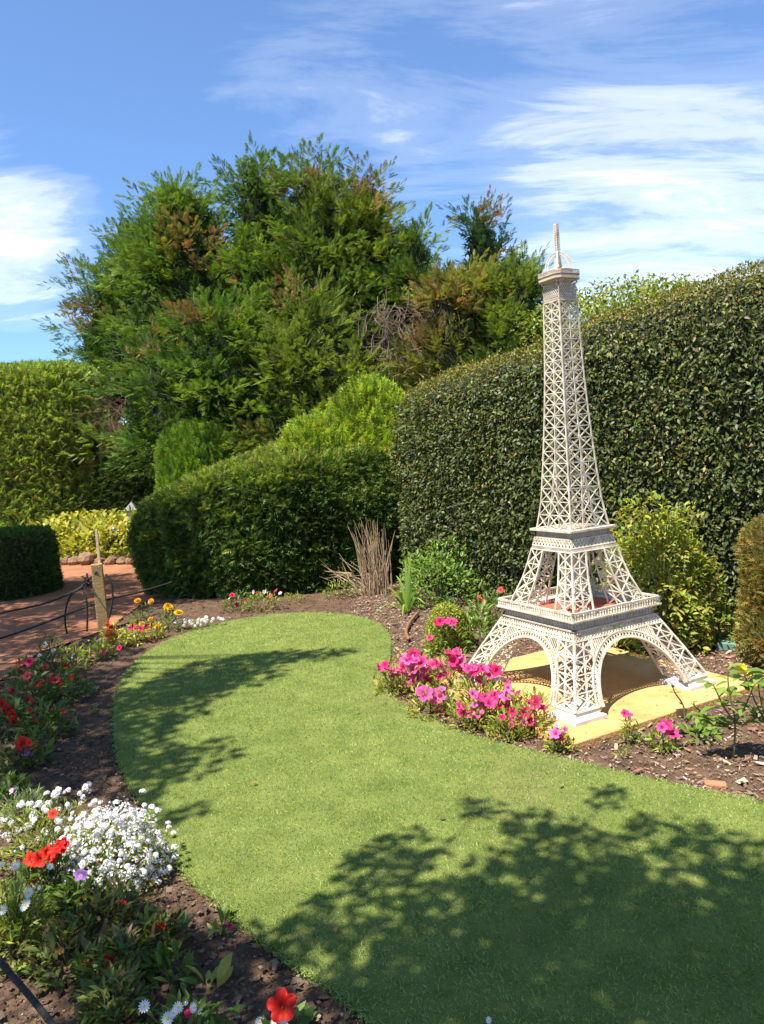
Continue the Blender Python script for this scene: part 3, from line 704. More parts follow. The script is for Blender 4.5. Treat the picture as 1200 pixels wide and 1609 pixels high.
# dark hedge in the gap
dkh = empty('shaded_hedge', (-5.6, 18, 0)); tag(dkh, 'dark shaded hedge in the gap beside the tall olive hedge', 'hedge')
bv, bf = blob(-5.0, 16.6, 1.0, .5, 2.5, power=6, amp=.08, nu=32, nv=20)
core('inner_growth', bv, bf, .14, dkh)
fronds('sprays', bv, bf, 8000, .17, uppal([(.03,.045,.016)], [(.05,.07,.02)], .3, 1), dkh, depth=.07, upw=.3)
# dark clipped cube on the path
cub = empty('clipped_shrub', (-5.2, 10.6, 0)); tag(cub, 'dark green box shaped clipped shrub on the red path edge', 'shrub')
cr = V(50, 900, 10.0)[0]
bv, bf = blob(cr-.62, 10.62, .62, .62, .90, power=7, amp=.02, nu=40, nv=18)
core('inner_growth', bv, bf, .06, cub)
fronds('sprays', bv, bf, 7500, .075, uppal([(.035,.058,.018),(.045,.07,.022)], [(.065,.10,.028)], .35, 1), cub, depth=.025, upw=.3)

# conifers: plumes of flat sprays
def conifer(name, label, x, y, ht, rad, pals, nplume, brown=.1, lean=(0, 0), z0=.4, prof=1.9, seed=0, spr=10, plen=.40, group=None, tips=7, psz=.175):
    root = empty(name, (x, y, 0)); tag(root, label, 'tree', group)
    def rr(t): return rad*np.clip(.62+1.6*t, 0, 1)*np.clip(1-t**prof, 0, 1)**.75
    def ctr(t): return np.stack([x+lean[0]*t, y+lean[1]*t], -1)
    nb = nplume//8; t = rng.random(nb)**.85*.97; a = rng.uniform(-math.pi, math.pi, nb)
    back = (np.sin(a) > .35) & (rng.random(nb) < .75); t, a = t[~back], a[~back]; m = len(t)
    lob = 1+.20*np.sin(3*a+seed+5*t)+.16*np.sin(7*a+2*seed-9*t)+.08*np.sin(13*a-17*t+seed)
    r = rr(t)*lob*np.where(rng.random(m) < .72, rng.uniform(.80, 1.03, m), rng.uniform(.45, .85, m))
    cc = ctr(t); pos = np.c_[cc[:, 0]+r*np.cos(a), cc[:, 1]+r*np.sin(a), z0+t*(ht-z0)]
    ax = unit(np.c_[np.cos(a)*(1.0-.72*t), np.sin(a)*(1.0-.72*t), .08+.95*t]+rng.normal(0, .18, (m, 3)))
    # each bough end carries a tuft of plumes
    q_ = 18; bi = np.repeat(np.arange(m), q_); bax = ax; rad_ = np.c_[np.cos(a), np.sin(a), np.zeros(m)]
    pos = pos[bi]+rng.normal(0, 1, (m*q_, 3))*np.array([.25, .25, .125])*(.55+.6*np.clip(rad, .7, 1.6)/1.4); rel = pos-np.repeat(np.c_[cc[:, 0]+r*np.cos(a), cc[:, 1]+r*np.sin(a), z0+t*(ht-z0)], q_, 0)
    ax = unit(bax[bi]*.8+rel*2.6+rng.normal(0, .2, (m*q_, 3))); t = t[bi]; m = len(pos); nbough = bi
    # leader plumes at the top
    of = rng.normal(0, rad*.11, (tips*3, 2)); tp = np.c_[x+lean[0]+of[:, 0], y+lean[1]+of[:, 1], ht-.25-2.0*np.linalg.norm(of, axis=1)-rng.uniform(0, .3, tips*3)]
    pos = np.r_[pos, tp]; ax = np.r_[ax, unit(np.c_[rng.normal(0, .22, (tips*3, 2)), np.ones(tips*3)])]; m = len(pos)
    t = np.r_[t, np.ones(tips*3)]
    L_ = plen*rng.uniform(.7, 1.25, m)
    # colour of each plume
    bh = rng.normal(0, .26, nb+9)[np.r_[nbough, np.full(tips*3, nb)]]; nz = pn(pos, .9, seed % 5); hue = np.clip(.45+.35*nz+bh+rng.normal(0, .10, m), 0, 1)[:, None]
    pc = np.array(pals[0])*(1-hue)+np.array(pals[1])*hue
    bz = pn(pos, 1.15, 3+seed % 4)+.35*pn(pos, 3.3, 2); thr = np.quantile(bz, 1-brown) if brown > 0 else 9
    isb = bz > thr; pc = np.where(isb[:, None], pick([(.15,.095,.046),(.125,.10,.036),(.17,.095,.056)], m, .15), pc)
    k = spr; idx = np.repeat(np.arange(m), k); s = np.tile((np.arange(k)+.5)/k, m)
    perp = unit(np.cross(ax[idx], rdir(m*k)))
    sp = pos[idx]+ax[idx]*(L_[idx]*(s-.45))[:, None]+perp*(.05*(1-s))[:, None]
    sa = unit(ax[idx]*(.55+.5*s)[:, None]+perp*(.75*(1.05-s))[:, None]+np.array([0, 0, .12]))
    sz = psz*(1.12-.5*s)*rng.uniform(.75, 1.2, m*k)
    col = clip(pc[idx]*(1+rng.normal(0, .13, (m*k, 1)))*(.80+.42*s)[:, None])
    un = unit(np.c_[rng.normal(0, .55, (m*k, 2)), np.ones(m*k)])
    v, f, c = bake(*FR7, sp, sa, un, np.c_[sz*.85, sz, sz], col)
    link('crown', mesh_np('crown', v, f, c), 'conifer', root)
    # shaded inside and trunk
    na, nt_ = 20, 16; tt = np.linspace(.02, .93, nt_); aa = np.linspace(0, 2*math.pi, na+1)
    Vt = np.array([[[x+lean[0]*q+rr(q)*.74*(1+.2*math.sin(3*b+seed+5*q)+.13*math.sin(7*b+2*seed-9*q))*math.cos(b), y+lean[1]*q+rr(q)*.74*(1+.2*math.sin(3*b+seed+5*q))*math.sin(b), z0+q*(ht-z0)] for q in tt] for b in aa]).reshape(-1, 3)
    link('inner_branches', mesh_np('inner_branches', Vt, grid_tris(na+1, nt_), smooth=True), 'core', root)
    Vo = Vt.copy(); cl = np.c_[x+lean[0]*np.clip((Vt[:, 2]-z0)/(ht-z0), 0, 1), y+lean[1]*np.clip((Vt[:, 2]-z0)/(ht-z0), 0, 1)]; Vo[:, :2] = cl+(Vt[:, :2]-cl)*1.10
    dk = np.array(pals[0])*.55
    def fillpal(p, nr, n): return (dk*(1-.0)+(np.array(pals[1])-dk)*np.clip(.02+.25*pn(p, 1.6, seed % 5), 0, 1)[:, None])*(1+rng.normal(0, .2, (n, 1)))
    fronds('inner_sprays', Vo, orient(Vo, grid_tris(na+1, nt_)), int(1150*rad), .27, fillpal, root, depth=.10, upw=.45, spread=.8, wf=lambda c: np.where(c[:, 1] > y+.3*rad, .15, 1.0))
    mb = MB(); mb.tube([(x, y, 0), (x+lean[0]*.2, y+lean[1]*.2, ht*.25), (x+lean[0]*.7, y+lean[1]*.7, ht*.7), (x+lean[0], y+lean[1], ht*.97)], [.16, .13, .07, .015], 8)
    for q in range(14):
        h_ = rng.uniform(.35, .8*ht); a_ = rng.uniform(-3.0, .0); l = rad*rng.uniform(.5, .9)
        mb.tube([(x+lean[0]*h_/ht, y+lean[1]*h_/ht, h_), (x+l*.5*math.cos(a_), y+l*.5*math.sin(a_), h_+.12), (x+l*math.cos(a_), y+l*math.sin(a_), h_+.1)], [.04, .025, .008], 5)
    mb.build('trunk', 'bark', root)
    return root
def place(px, Y, topy): q = V(px, topy, Y); return q[0], q[2]
GR = [(.044,.082,.021), (.105,.140,.028)]; GY = [(.062,.092,.023), (.135,.150,.032)]; GB = [(.048,.086,.022), (.108,.142,.030)]
TG = 'conifers behind the juniper hedge'
for nm, lab, px, Y, topy, rad, pals, npl, br, lean, sd_, pf in [
    ('cypress_tree', 'broad dark green cypress forming the left end of the conifer group', 238, 18.6, 318, 1.65, GR, 660, .03, (.15, 0), 1, 3.4),
    ('cypress_tree', 'bushy green cypress with rounded shoulder left of the tallest spire', 290, 14.6, 275, 1.35, GR, 560, .05, (-.1, 0), 2, 1.7),
    ('cypress_tree', 'tallest dark cypress with pointed spire near the middle of the group', 398, 14.4, 222, 1.45, GB, 640, .06, (.05, 0), 3, 1.45),
    ('cypress_tree', 'olive tinged cypress with twin tops patched brown in the conifer group', 487, 13.8, 232, 1.3, GY, 580, .16, (.0, 0), 4, 1.5),
    ('cypress_tree', 'cypress with slim yellowish spire right of the twin topped one', 572, 13.9, 240, 1.05, GY, 520, .14, (0, 0), 5, 1.25),
    ('cypress_tree', 'shorter green cypress at the right shoulder of the conifer group', 640, 13.6, 318, .95, GB, 440, .06, (.05, 0), 6, 1.5),
    ('cypress_tree', 'brown patched low cypress in front of the conifer group', 480, 12.6, 440, 1.3, GY, 500, .26, (0, 0), 7, 2.6),
    ('cypress_tree', 'low dark cypress in front at the left of the conifer group', 330, 12.9, 470, 1.45, GR, 560, .07, (0, 0), 8, 2.8),
    ('cypress_tree', 'low shaded cypress at the far left edge of the conifer group', 182, 18.9, 400, .95, GR, 380, .06, (.15, 0), 9, 3.4)]:
    X_, Z_ = place(px, Y, topy+22); conifer(nm, lab, X_, Y, Z_, rad, pals, npl, br, lean, prof=pf, seed=sd_, group=TG, z0={1: 3.0, 9: 2.9, 2: 2.9, 8: 1.6}.get(sd_, .4))
for nm, lab, px, Y, topy, rad, pals, npl, br, sd_, pf in [
    ('juniper_tree', 'half dead juniper with brown and golden foliage above the tall hedge', 705, 12.2, 405, .85, [(.10,.105,.03), (.19,.155,.045)], 420, .34, 11, 2.0),
    ('pine_tree', 'dark bluish conifer rising behind the half dead juniper', 752, 14.5, 325, .75, [(.03,.055,.028), (.05,.075,.034)], 330, .03, 12, 1.7),
    ('juniper_tree', 'yellow green juniper beside the top of the lattice tower', 800, 12.0, 388, .85, [(.075,.105,.026), (.15,.165,.038)], 420, .08, 13, 1.9)]:
    X_, Z_ = place(px, Y, topy); conifer(nm, lab, X_, Y, Z_, rad, pals, npl, br, prof=pf, seed=sd_, psz=.155)

# bare grey twigs showing in the gaps of the conifers
def twigs(name, label, px, py, Y, n, ln, col, spread=.5, dirn=(0, -.3, -.5)):
    o = V(px, py, Y); v, f, c, k = [], [], [], 0; mb = MB()
    for i in range(n):
        s = o+rng.normal(0, spread, 3)*np.array([1, .25, .7]); d = unit(np.array(dirn)+rng.normal(0, .6, 3)); l = ln*rng.uniform(.5, 1.2)
        q = [s]; 
        for j in range(4): d = unit(d+rng.normal(0, .28, 3)); q.append(q[-1]+d*l/4)
        mb.tube(q, [.006, .005, .004, .003, .002], 4)
        for j in (2, 3):
            e = unit(d+rng.normal(0, .6, 3)); mb.tube([q[j], q[j]+e*l*.22, q[j]+e*l*.35+np.array([0, 0, -.05])], [.003, .0025, .0015], 4)
    ob = mb.build(name, plain('weathered_twigs_%d' % px, col, tuple(x*1.6 for x in col), 6, .9)); tag(ob, label, 'branches'); return ob
twigs('dead_branches', 'bare grey dead branches below the half dead juniper', 618, 515, 12.0, 110, .6, (.15,.10,.075), .32)
twigs('dead_branches', 'tangle of bare brown branches above the lime green conifer', 575, 610, 12.2, 60, .5, (.11,.08,.06), .3)
twigs('dead_branches', 'bare brown branches in the dark gap over the juniper hedge', 420, 655, 12.2, 80, .6, (.085,.06,.045), .38)
twigs('dead_branches', 'rusty dead branches hanging beside the tall olive hedge', 192, 655, 15.4, 130, .6, (.12,.07,.045), .26)

# broad leaved trees behind the big hedge
def leafball(cs, n, sz, pal, trans=.0):
    parts = []
    for (cx, cy, cz, r) in cs:
        m = int(n*r*r); d = rdir(m); rad = r*rng.uniform(.35, 1.05, m)**.6
        p = np.array([cx, cy, cz])+d*rad[:, None]*np.array([1, 1, .75]); a = unit(d*.5+rdir(m)+np.array([0, 0, -.15])); s = rng.uniform(sz*.6, sz*1.25, m)
        parts.append(bake(*LEAF2, p, a, unit(rdir(m)*.8+np.array([0, 0, 1])), np.c_[s*.55, s, s], clip(pick(pal, m, .2))))
    return cat_(parts)
bt = empty('leafy_tree', (3.6, 11, 0)); tag(bt, 'light green leafy tree showing over the hedge right of the tower', 'tree')
cs = []
for px, py, r in [(925,470,.5),(960,455,.5),(1000,455,.55),(1040,450,.5),(1075,450,.4),(985,480,.6),(1090,470,.5),(930,500,.6),(1050,440,.28),(1010,438,.25),(1078,425,.18),(1130,450,.35),(890,480,.5),(860,500,.5)]:
    q = V(px, py+12, 10.8+rng.uniform(-.5, .6)); cs.append((*q, r))
cs = [(a_, b_, c_-.10, d_) for a_, b_, c_, d_ in cs]
v, f, c = leafball(cs, 2200, .07, [(.12,.155,.032),(.16,.195,.04),(.09,.13,.03),(.20,.21,.06)])
link('crown', mesh_np('crown', v, f, c), 'leaf', bt)
mb = MB(); bx_, by_ = 3.6, 11.0
mb.tube([(bx_, by_, 0), (bx_, by_, 1.8), (bx_+.1, by_, 2.6)], [.12, .1, .06], 8)
for q in cs: mb.tube([(bx_, by_, 1.9), ((bx_+q[0])/2, (by_+q[1])/2, (2.2+q[2])/2), q[:3]], [.04, .025, .01], 5)
mb.build('trunk', 'bark', bt)

# trees standing outside the picture on the left and overhead, whose shade dapples the lawn, path and border
def shade_tree(label, base, blobs, lsz, dens, trunk_h, h0):
    t = empty('shade_tree', base); tag(t, label, 'tree'); cs = []
    for px, py, r, h in blobs:
        g = G(px, py, LZ) if not isinstance(px, tuple) else np.array(px)
        cs.append((g[0]-SH[0]*h, g[1]-SH[1]*h, h+(g[2] if isinstance(px, tuple) else 0), r))
    v, f, c = leafball(cs, dens, lsz, [(.05,.085,.025),(.07,.11,.03),(.04,.07,.022)])
    link('crown', mesh_np('crown', v, f, c), 'leaf', t)
    mb = MB(); b = np.array(base, float); top = b+np.array([0, 0, trunk_h])
    mb.tube([b, b+np.array([.03, .02, trunk_h*.5]), top], [.16, .13, .10], 8)
    for q in cs:
        q = np.array(q[:3]); mid = (top+q)/2+np.array([0, 0, .25]); mb.tube([top, mid, q], [.035, .016, .004], 5)
    mb.build('trunk', 'bark', t); return cs
S1 = shade_tree('overhanging leafy tree behind the viewer shading the near lawn', (-2.6, -.6, 0),
    [(470,1470,0.112,3.6),(530,1430,0.146,3.6),(600,1360,0.168,3.7),(640,1330,0.157,3.7),(640,1500,0.246,3.8),(720,1440,0.269,3.9),(700,1560,0.280,3.9),(820,1400,0.291,4.0),(800,1500,0.291,4.0),(800,1600,0.314,4.0),(600,1570,0.179,3.8),(900,1330,0.224,4.0),(950,1420,0.314,4.0),(930,1530,0.336,4.1),(1060,1400,0.291,4.0),(1050,1300,0.146,4.0),(1080,1500,0.336,4.1),(1180,1440,0.291,4.0),(1170,1340,0.179,4.1),(1180,1560,0.336,4.2),(1040,1610,0.336,4.2),(760,1265,0.090,3.9),(830,1290,0.123,3.9),(960,1250,0.101,3.9),(1290,1460,0.336,4.2),(1300,1600,0.336,4.2)],
    .075, 4600, 2.7, 3.5)
S2 = shade_tree('broad leafy tree left of the path shading the border and lawn', (-6.0, 5.6, 0),
    [(545,1022,0.095,5.3),(500,1026,0.176,5.3),(440,1030,0.230,5.3),(390,1040,0.297,5.3),(330,1050,0.338,5.3),(280,1075,0.351,5.2),(245,1090,0.324,5.2),(330,1070,0.270,5.2),(230,1130,0.230,5.0),(290,1120,0.135,5.0),(350,1185,0.081,4.9),(290,1185,0.135,4.9),(230,1180,0.216,4.9),(310,1210,0.081,4.8),(230,1225,0.162,4.8),(320,1265,0.068,4.7),(280,1278,0.068,4.7),
     (150,1110,0.338,4.9),(120,1180,0.338,4.8),(60,1130,0.338,4.9),(60,1200,0.270,4.8),(150,1060,0.338,5.1),(40,1050,0.338,5.1),(20,1000,0.675,5.4),(90,1010,0.540,5.3),(100,960,0.810,5.6),(180,950,0.675,5.8),(30,950,0.810,5.6),(215,1150,0.22,4.9),(260,1200,0.13,4.9),(205,1255,0.13,4.8),(250,1290,0.08,4.7),(340,1165,0.08,4.9),(300,1090,0.28,5.2),(400,1060,0.2,5.3),(60,1075,0.5,5.0),(140,1140,0.3,4.9),(150,1200,0.28,4.8),(90,1240,0.2,4.8),(110,1090,0.35,5.0),(-60,1000,0.8,5.4),(60,925,0.8,5.8),(140,925,0.7,5.8),(190,1020,0.189,5.2)],
    .085, 3800, 3.6, 4.8)
S3 = shade_tree('tall leafy tree far left shading the end of the juniper hedge', (-8.6, 8.8, 0),
    [((-3.2,9.6,.2),0,.5,7.0),((-2.9,9.3,.8),0,.5,7.0),((-2.6,9.2,.3),0,.45,6.8),((-3.3,9.9,.9),0,.5,7.0),((-2.35,9.1,.6),0,.28,6.8),((-4.2,10.4,0),0,.8,7.0),((-4.6,11.2,0),0,.8,7.0),((-5.3,10.3,.3),0,.8,7.0),((-4.0,11.4,0),0,.5,7.0),((-2.3,9.0,1.0),0,.2,6.8)],
    .11, 1700, 5.0, 6.5)
S4 = shade_tree('leafy tree behind the viewer shading the near flower border', (-3.2, .4, 0),
    [(390,1500,.13,3.4),(350,1490,.16,3.4),(300,1530,.2,3.4),(250,1480,.2,3.3),(200,1450,.16,3.3),(330,1580,.2,3.4),(230,1560,.2,3.3),(160,1500,.14,3.3),(150,1440,.12,3.3),(480,1560,.08,3.5),(100,1470,.1,3.3),(420,1620,.12,3.4),(560,1600,.1,3.5),(130,1580,.1,3.3)],
    .07, 4200, 2.5, 3.3)

# ------------------------------------------------------------------ flowers: shared meshes
def ring_flower(name, lobes, col, throat, ruff=.12, deep=.35, lobe=.16, n=30, sd_=0):
    r_ = np.random.default_rng(sd_); v, c = [], []
    for rad, zz, k in ((1, .10, 1.0), (.72, .08, .96), (.38, -.05, .85), (.12, -deep, .5)):
        for i in range(n):
            a = 2*math.pi*i/n; q = rad*(1-lobe+lobe*abs(math.cos(lobes*a/2))**.7*2-lobe) if rad > .6 else rad
            v.append((q*math.cos(a), q*math.sin(a), zz+ruff*rad*rad*(math.sin(lobes*2*a+sd_)*.5+r_.normal(0, .35)))); c.append(np.array(col)*k if rad > .2 else np.array(throat))
    v.append((0, 0, -deep*1.3)); c.append(np.array(throat)); f = []
    for j in range(3):
        for i in range(n):
            a, b = j*n+i, j*n+(i+1) % n; f += [[a, b, b+n], [a, b+n, a+n]]
    for i in range(n): f.append([3*n+i, 3*n+(i+1) % n, 4*n])
    me = mesh_np(name, np.array(v), np.array(f), clip(np.array(c)), smooth=True); me.materials.append(MAT['petal']); return me
def petal_disc(name, npet, col, r0=.18, wid=.17, rings=1, cup=.1, tipw=.9):
    parts = []
    for q in range(rings):
        R0 = 1-.24*q; a = np.arange(npet)*2*math.pi/npet+q*.37
        T = np.array([[-wid*.5, r0, 0], [wid*.5, r0, 0], [wid*tipw, R0*.75, .02], [0, R0, -.02], [-wid*tipw, R0*.75, .02]]); TF = np.array([[0,1,2],[0,2,3],[0,3,4]])
        ax = np.stack([np.cos(a), np.sin(a), np.full(npet, cup+.42*q)], 1)
        parts.append(bake(T, TF, np.tile([[0, 0, .1*q]], (npet, 1)), ax, np.tile([[0, 0, 1.]], (npet, 1)), np.ones(npet), clip(pick([col], npet, .07))))
    me = mesh_np(name, *cat_(parts)); me.materials.append(MAT['petal']); return me
def eye_mesh():
    mb = MB(); n = 10
    for r, z in ((.24, .02), (.2, .09), (.1, .13)): mb.v += [(r*math.cos(2*math.pi*i/n), r*math.sin(2*math.pi*i/n), z) for i in range(n)]
    for j in range(2):
        for i in range(n): mb.f.append((j*n+i, j*n+(i+1) % n, (j+1)*n+(i+1) % n, (j+1)*n+i))
    mb.f.append(tuple(2*n+i for i in range(n))); me = mb.mesh('flower_eye'); me.materials.append(MAT['yellow_eye']); return me
def head_mesh(name, k, col):
    d = rdir(k*3); d = d[d[:, 2] > -.15][:k]; k = len(d); parts = []
    for q in range(4):
        t = np.cross(d, rdir(k)); t = unit(t); 
        if q == 0: t0 = t
        a = q*math.pi/2; b = np.cross(d, t0); ax = t0*math.cos(a)+b*math.sin(a)
        parts.append(bake(*LEAF2, d*np.array([.9, .9, .42]), ax+d*.25, d, np.full(k, .46), clip(pick([col], k, .05))))
    me = mesh_np(name, *cat_(parts)); me.materials.append(MAT['petal']); return me
def spike_mesh(name, col):
    n = 34; z = np.linspace(0, 1, n); a = np.arange(n)*2.4; r = .12*(1-.6*z)
    p = np.stack([r*np.cos(a)*.3, r*np.sin(a)*.3, z], 1); ax = np.stack([np.cos(a), np.sin(a), .35+.6*z], 1)
    me = mesh_np(name, *bake(*LEAF6, p, ax, np.tile([[0, 0, 1.]], (n, 1)), np.c_[.16*(1.1-.6*z), .30*(1.1-.6*z), .2*np.ones(n)], clip(pick([col], n, .12)))); me.materials.append(MAT['petal']); return me
FL = {
 'pink': [ring_flower('petunia_flower', 5, c, (.35, .01, .16), .16, sd_=i) for i, c in enumerate([(.80,.06,.24),(.82,.10,.33),(.74,.03,.16),(.84,.16,.42)])],
 'crimson': [ring_flower('crimson_flower', 5, (.62,.015,.10), (.3,.0,.05), .16, sd_=7)],
 'red': [ring_flower('red_flower', 5, c, (.35, .01, .008), .22, sd_=3+i) for i, c in enumerate([(.66,.022,.012),(.72,.05,.025),(.58,.012,.016)])],
 'coral': [ring_flower('coral_flower', 5, (.72,.09,.09), (.4,.03,.03), .16, sd_=9)],
 'violet': [ring_flower('violet_flower', 5, (.50,.19,.62), (.75,.7,.5), .1, .2, sd_=5)],
 'pale': [ring_flower('pale_flower', 5, (.72,.55,.66), (.5,.2,.4), .1, .2, sd_=6)],
 'daisy': [petal_disc('daisy_flower', 15, (.80,.80,.77), tipw=.72), petal_disc('daisy_flower', 13, (.82,.81,.78), cup=.3, tipw=.75)],
 'yellow': [petal_disc('marigold_flower', 14, (.80,.50,.02), .05, .26, 4)],
 'orange': [petal_disc('marigold_flower', 14, (.78,.30,.015), .05, .26, 3)],
 'lemon': [petal_disc('lemon_flower', 9, (.80,.62,.03), .05, .26, 2)],
 'white': [head_mesh('white_flower_head', 20, (.82,.82,.79)), head_mesh('white_flower_head', 16, (.80,.79,.74)), head_mesh('white_flower_head', 24, (.83,.83,.81))],
 'spike': [spike_mesh('salvia_spike', (.68,.03,.012))],
}
EYE = eye_mesh()
def flower(parent, kind, loc, size, face=None, name='flower'):
    loc = np.array(loc)-np.array(parent.location)
    o = bpy.data.objects.new(name, random.choice(FL[kind])); C.objects.link(o); o.parent = parent; o.location = tuple(loc)
    if kind == 'spike': d = Vector((rng.normal(0, .12), rng.normal(0, .12), 1))
    else:
        d = Vector(face) if face is not None else Vector((rng.normal(-.1, .5), -.75+rng.normal(0, .35), .9+rng.normal(0, .2)))
    o.rotation_euler = (d.normalized().to_track_quat('Z', 'Y') @ Matrix.Rotation(rng.uniform(0, 6.28), 3, 'Z').to_quaternion()).to_euler()
    o.scale = (size, size, size*rng.uniform(.8, 1.2))
    if kind == 'daisy':
        e = bpy.data.objects.new('flower_eye', EYE); C.objects.link(e); e.parent = o
    return o
PAL = {
 'lime': [(.17,.20,.035),(.13,.175,.035),(.22,.235,.05),(.10,.14,.03)], 'yellow': [(.26,.25,.04),(.20,.21,.035),(.30,.27,.06)],
 'green': [(.06,.10,.025),(.08,.125,.03),(.05,.085,.022)], 'dark': [(.050,.085,.028),(.07,.11,.033),(.08,.095,.036),(.10,.13,.04)],
 'bronze': [(.075,.095,.03),(.10,.070,.035),(.055,.085,.025),(.11,.13,.035),(.06,.09,.028)], 'grey': [(.20,.23,.17),(.15,.18,.12)], 'fresh': [(.10,.165,.035),(.13,.20,.045),(.08,.135,.03)],
 'box': [(.095,.125,.026),(.13,.155,.03),(.07,.10,.022)], 'rust': [(.17,.12,.04),(.14,.125,.04),(.11,.10,.035),(.20,.12,.05)],
}
def plant(name, label, cat, base, r, h, leaf, n, pal, flowers=(), asp=.42, stems=7, ry=None, tmpl=LEAF6, group=None, lay=.55, up=.35, mat='leaf', shell=.45, z0=0.0, stemr=.004, sq=2.3):
    """a leafy mound: stems from the base, leaves through the dome, flowers as parts of their own"""
    base = np.array(base, float); ry = ry or r
    root = empty(name, base); tag(root, label, cat, group)
    d = rdir(n); d[:, 2] = np.abs(d[:, 2]); q = rng.uniform(shell, 1.0, n)**.8; e = np.array([r, ry, h-z0])
    d = d*((np.abs(d)**sq).sum(1)**(-1/sq))[:, None]
    p = base+d*q[:, None]*e+np.array([0, 0, z0]); p[:, 2] = np.maximum(p[:, 2], base[2]+.006)
    lump_ = 1+.22*pn(p, 2.2/max(r, .05), int(base[0]*10) % 5); p = base+(p-base)*lump_[:, None]
    ax = unit(d*np.array([1, 1, .6])*lay+rdir(n)*.6+np.array([0, 0, up])); un = unit(d*.5+rdir(n)*.45+np.array([0, 0, 1.0]))
    s = rng.uniform(leaf*.6, leaf*1.25, n)
    v, f, c = bake(*tmpl, p, ax, un, np.c_[s*asp*rng.uniform(.8, 1.2, n), s, s], clip(pick(PAL[pal] if isinstance(pal, str) else pal, n, .18)))
    link('foliage', mesh_np('foliage', v, f, c), mat, root)
    if stems:
        mb = MB()
        for i in range(stems):
            a = rng.uniform(0, 6.28); t = p[rng.integers(n)]; m_ = base+(t-base)*np.array([.35, .35, .6]); mb.tube([base+np.array([math.cos(a), math.sin(a), 0])*r*.12-np.array([0, 0, .02]), m_, t], [stemr*1.2, stemr, stemr*.5], 5)
        link('stems', mb.mesh('stems'), 'stem', root)
    for fl in flowers:
        kind, q, size = fl[0], np.array(fl[1], float), fl[2]
        flower(root, kind, q, size, fl[3] if len(fl) > 3 else None, 'flower_head' if kind == 'white' else ('flower_spike' if kind == 'spike' else 'flower'))
        if kind not in ('white',):
            mb = MB(); k = base+(q-base)*np.array([.55, .55, .5]); mb.tube([k, (k+q)/2+np.array([0, 0, -.004]), q+np.array([0, 0, -.004])], [.0022, .002, .0018], 4); link('flower_stalk', mb.mesh('flower_stalk'), 'stem', root)
    return root
def pxm(Y): return Y/F
def fpx(kind, pts, base, dy=-.05):
    """flowers measured at picture places, set on the plant's near side"""
    out = []
    for a in pts:
        px, py = a[0], a[1]; sz = (a[2] if len(a) > 2 else 14)*pxm(base[1])*(.50 if kind == 'pink' else .5)
        q = V(px, py, base[1]+dy+rng.normal(0, .015)); q[2] = max(q[2], .02); out.append((kind, q, sz, (.1, -1, .9)) if len(a) > 2 and a[2] > 40 and kind == 'red' else (kind, q, sz))
    return out
BORDER = 'plants of the flower border along the path'
def bed(name, label, cat, px, py, wpx, hpx, leaf, n, pal, fl=(), **k):
    b = G(px, py); m = b[1]/F; F_ = []
    for kind, pts in fl: F_ += fpx(kind, pts, b, dy=-.35*wpx*m*.5)
    if pal == 'dark' and px < 130: F_ += fpx('red', [(px+rng.normal(0, wpx*.27), py-hpx*rng.uniform(.4, .95), rng.uniform(7, 12)) for _ in range(4)], b, dy=-.35*wpx*m*.5)
    return plant(name, label, cat, b, wpx*m*.5, hpx*m, leaf, n, pal, F_, **k)

# far end of the border
bed('marigold', 'marigold with two orange heads beside the wooden rope post', 'flower', 226, 985, 34, 34, .05, 150, 'green', [('orange', [(216,944,12),(237,945,11)])], asp=.3, group=BORDER)
bed('marigold', 'marigold with two bright yellow heads by the juniper hedge', 'flower', 266, 990, 44, 34, .05, 190, 'green', [('yellow', [(264,955,18),(280,963,16)])], asp=.3, group=BORDER)
b = G(315, 988); fl = [('white', b+np.array([rng.normal(0, .12), rng.normal(0, .07), rng.uniform(.05, .1)]), .016) for i in range(34)]
plant('alyssum', 'small white flowering cushion at the lawn tip near the marigolds', 'flower', b, .23, .09, .02, 420, 'lime', fl, ry=.14, asp=.3, group=BORDER)
bed('bedding_plant', 'yellow leaved plant with dull orange flower between marigold and salvia', 'flower', 240, 1003, 44, 26, .045, 170, 'yellow', [('orange', [(236,973,10),(247,985,10),(222,980,9)])], group=BORDER)
bed('salvia', 'scarlet salvia spikes over yellow green leaves near the post', 'flower', 180, 1018, 50, 40, .05, 210, 'yellow', [('spike', [(174,1000,50),(180,1004,44),(170,1008,40)]), ('red', [(178,1010,10)])], group=BORDER)
bed('bedding_plant', 'lime leaved plant with dark red flowers right of the salvia', 'flower', 213, 1010, 44, 32, .045, 170, 'yellow', [('crimson', [(207,985,14),(220,988,12),(230,984,10)])], group=BORDER)
bed('bedding_plant', 'low plant with red blooms at the corner of the bare soil', 'flower', 155, 1035, 56, 30, .045, 200, 'lime', [('crimson', [(140,1028,15),(163,1024,14),(187,1018,10)]), ('pale', [(155,1006,9)])], group=BORDER)
bed('bedding_plant', 'plant with one violet flower under the hanging rope loop', 'flower', 120, 1050, 54, 36, .045, 200, 'lime', [('violet', [(112,1033,12)]), ('red', [(103,1046,10)])], group=BORDER)
bed('daisy_plant', 'tall green plant dotted with tiny white flowers below the rope', 'flower', 84, 1052, 54, 52, .045, 260, 'green', [('daisy', [(72,1011,9),(84,1022,9),(78,1030,9),(62,1030,8),(57,1036,8),(70,1016,7)])], asp=.3, group=BORDER)
bed('bedding_plant', 'dark plant with large crimson flowers at the red path edge', 'flower', 45, 1075, 56, 42, .05, 220, 'dark', [('crimson', [(46,1040,16),(30,1050,11)]), ('red', [(104,1046,10)])], group=BORDER)
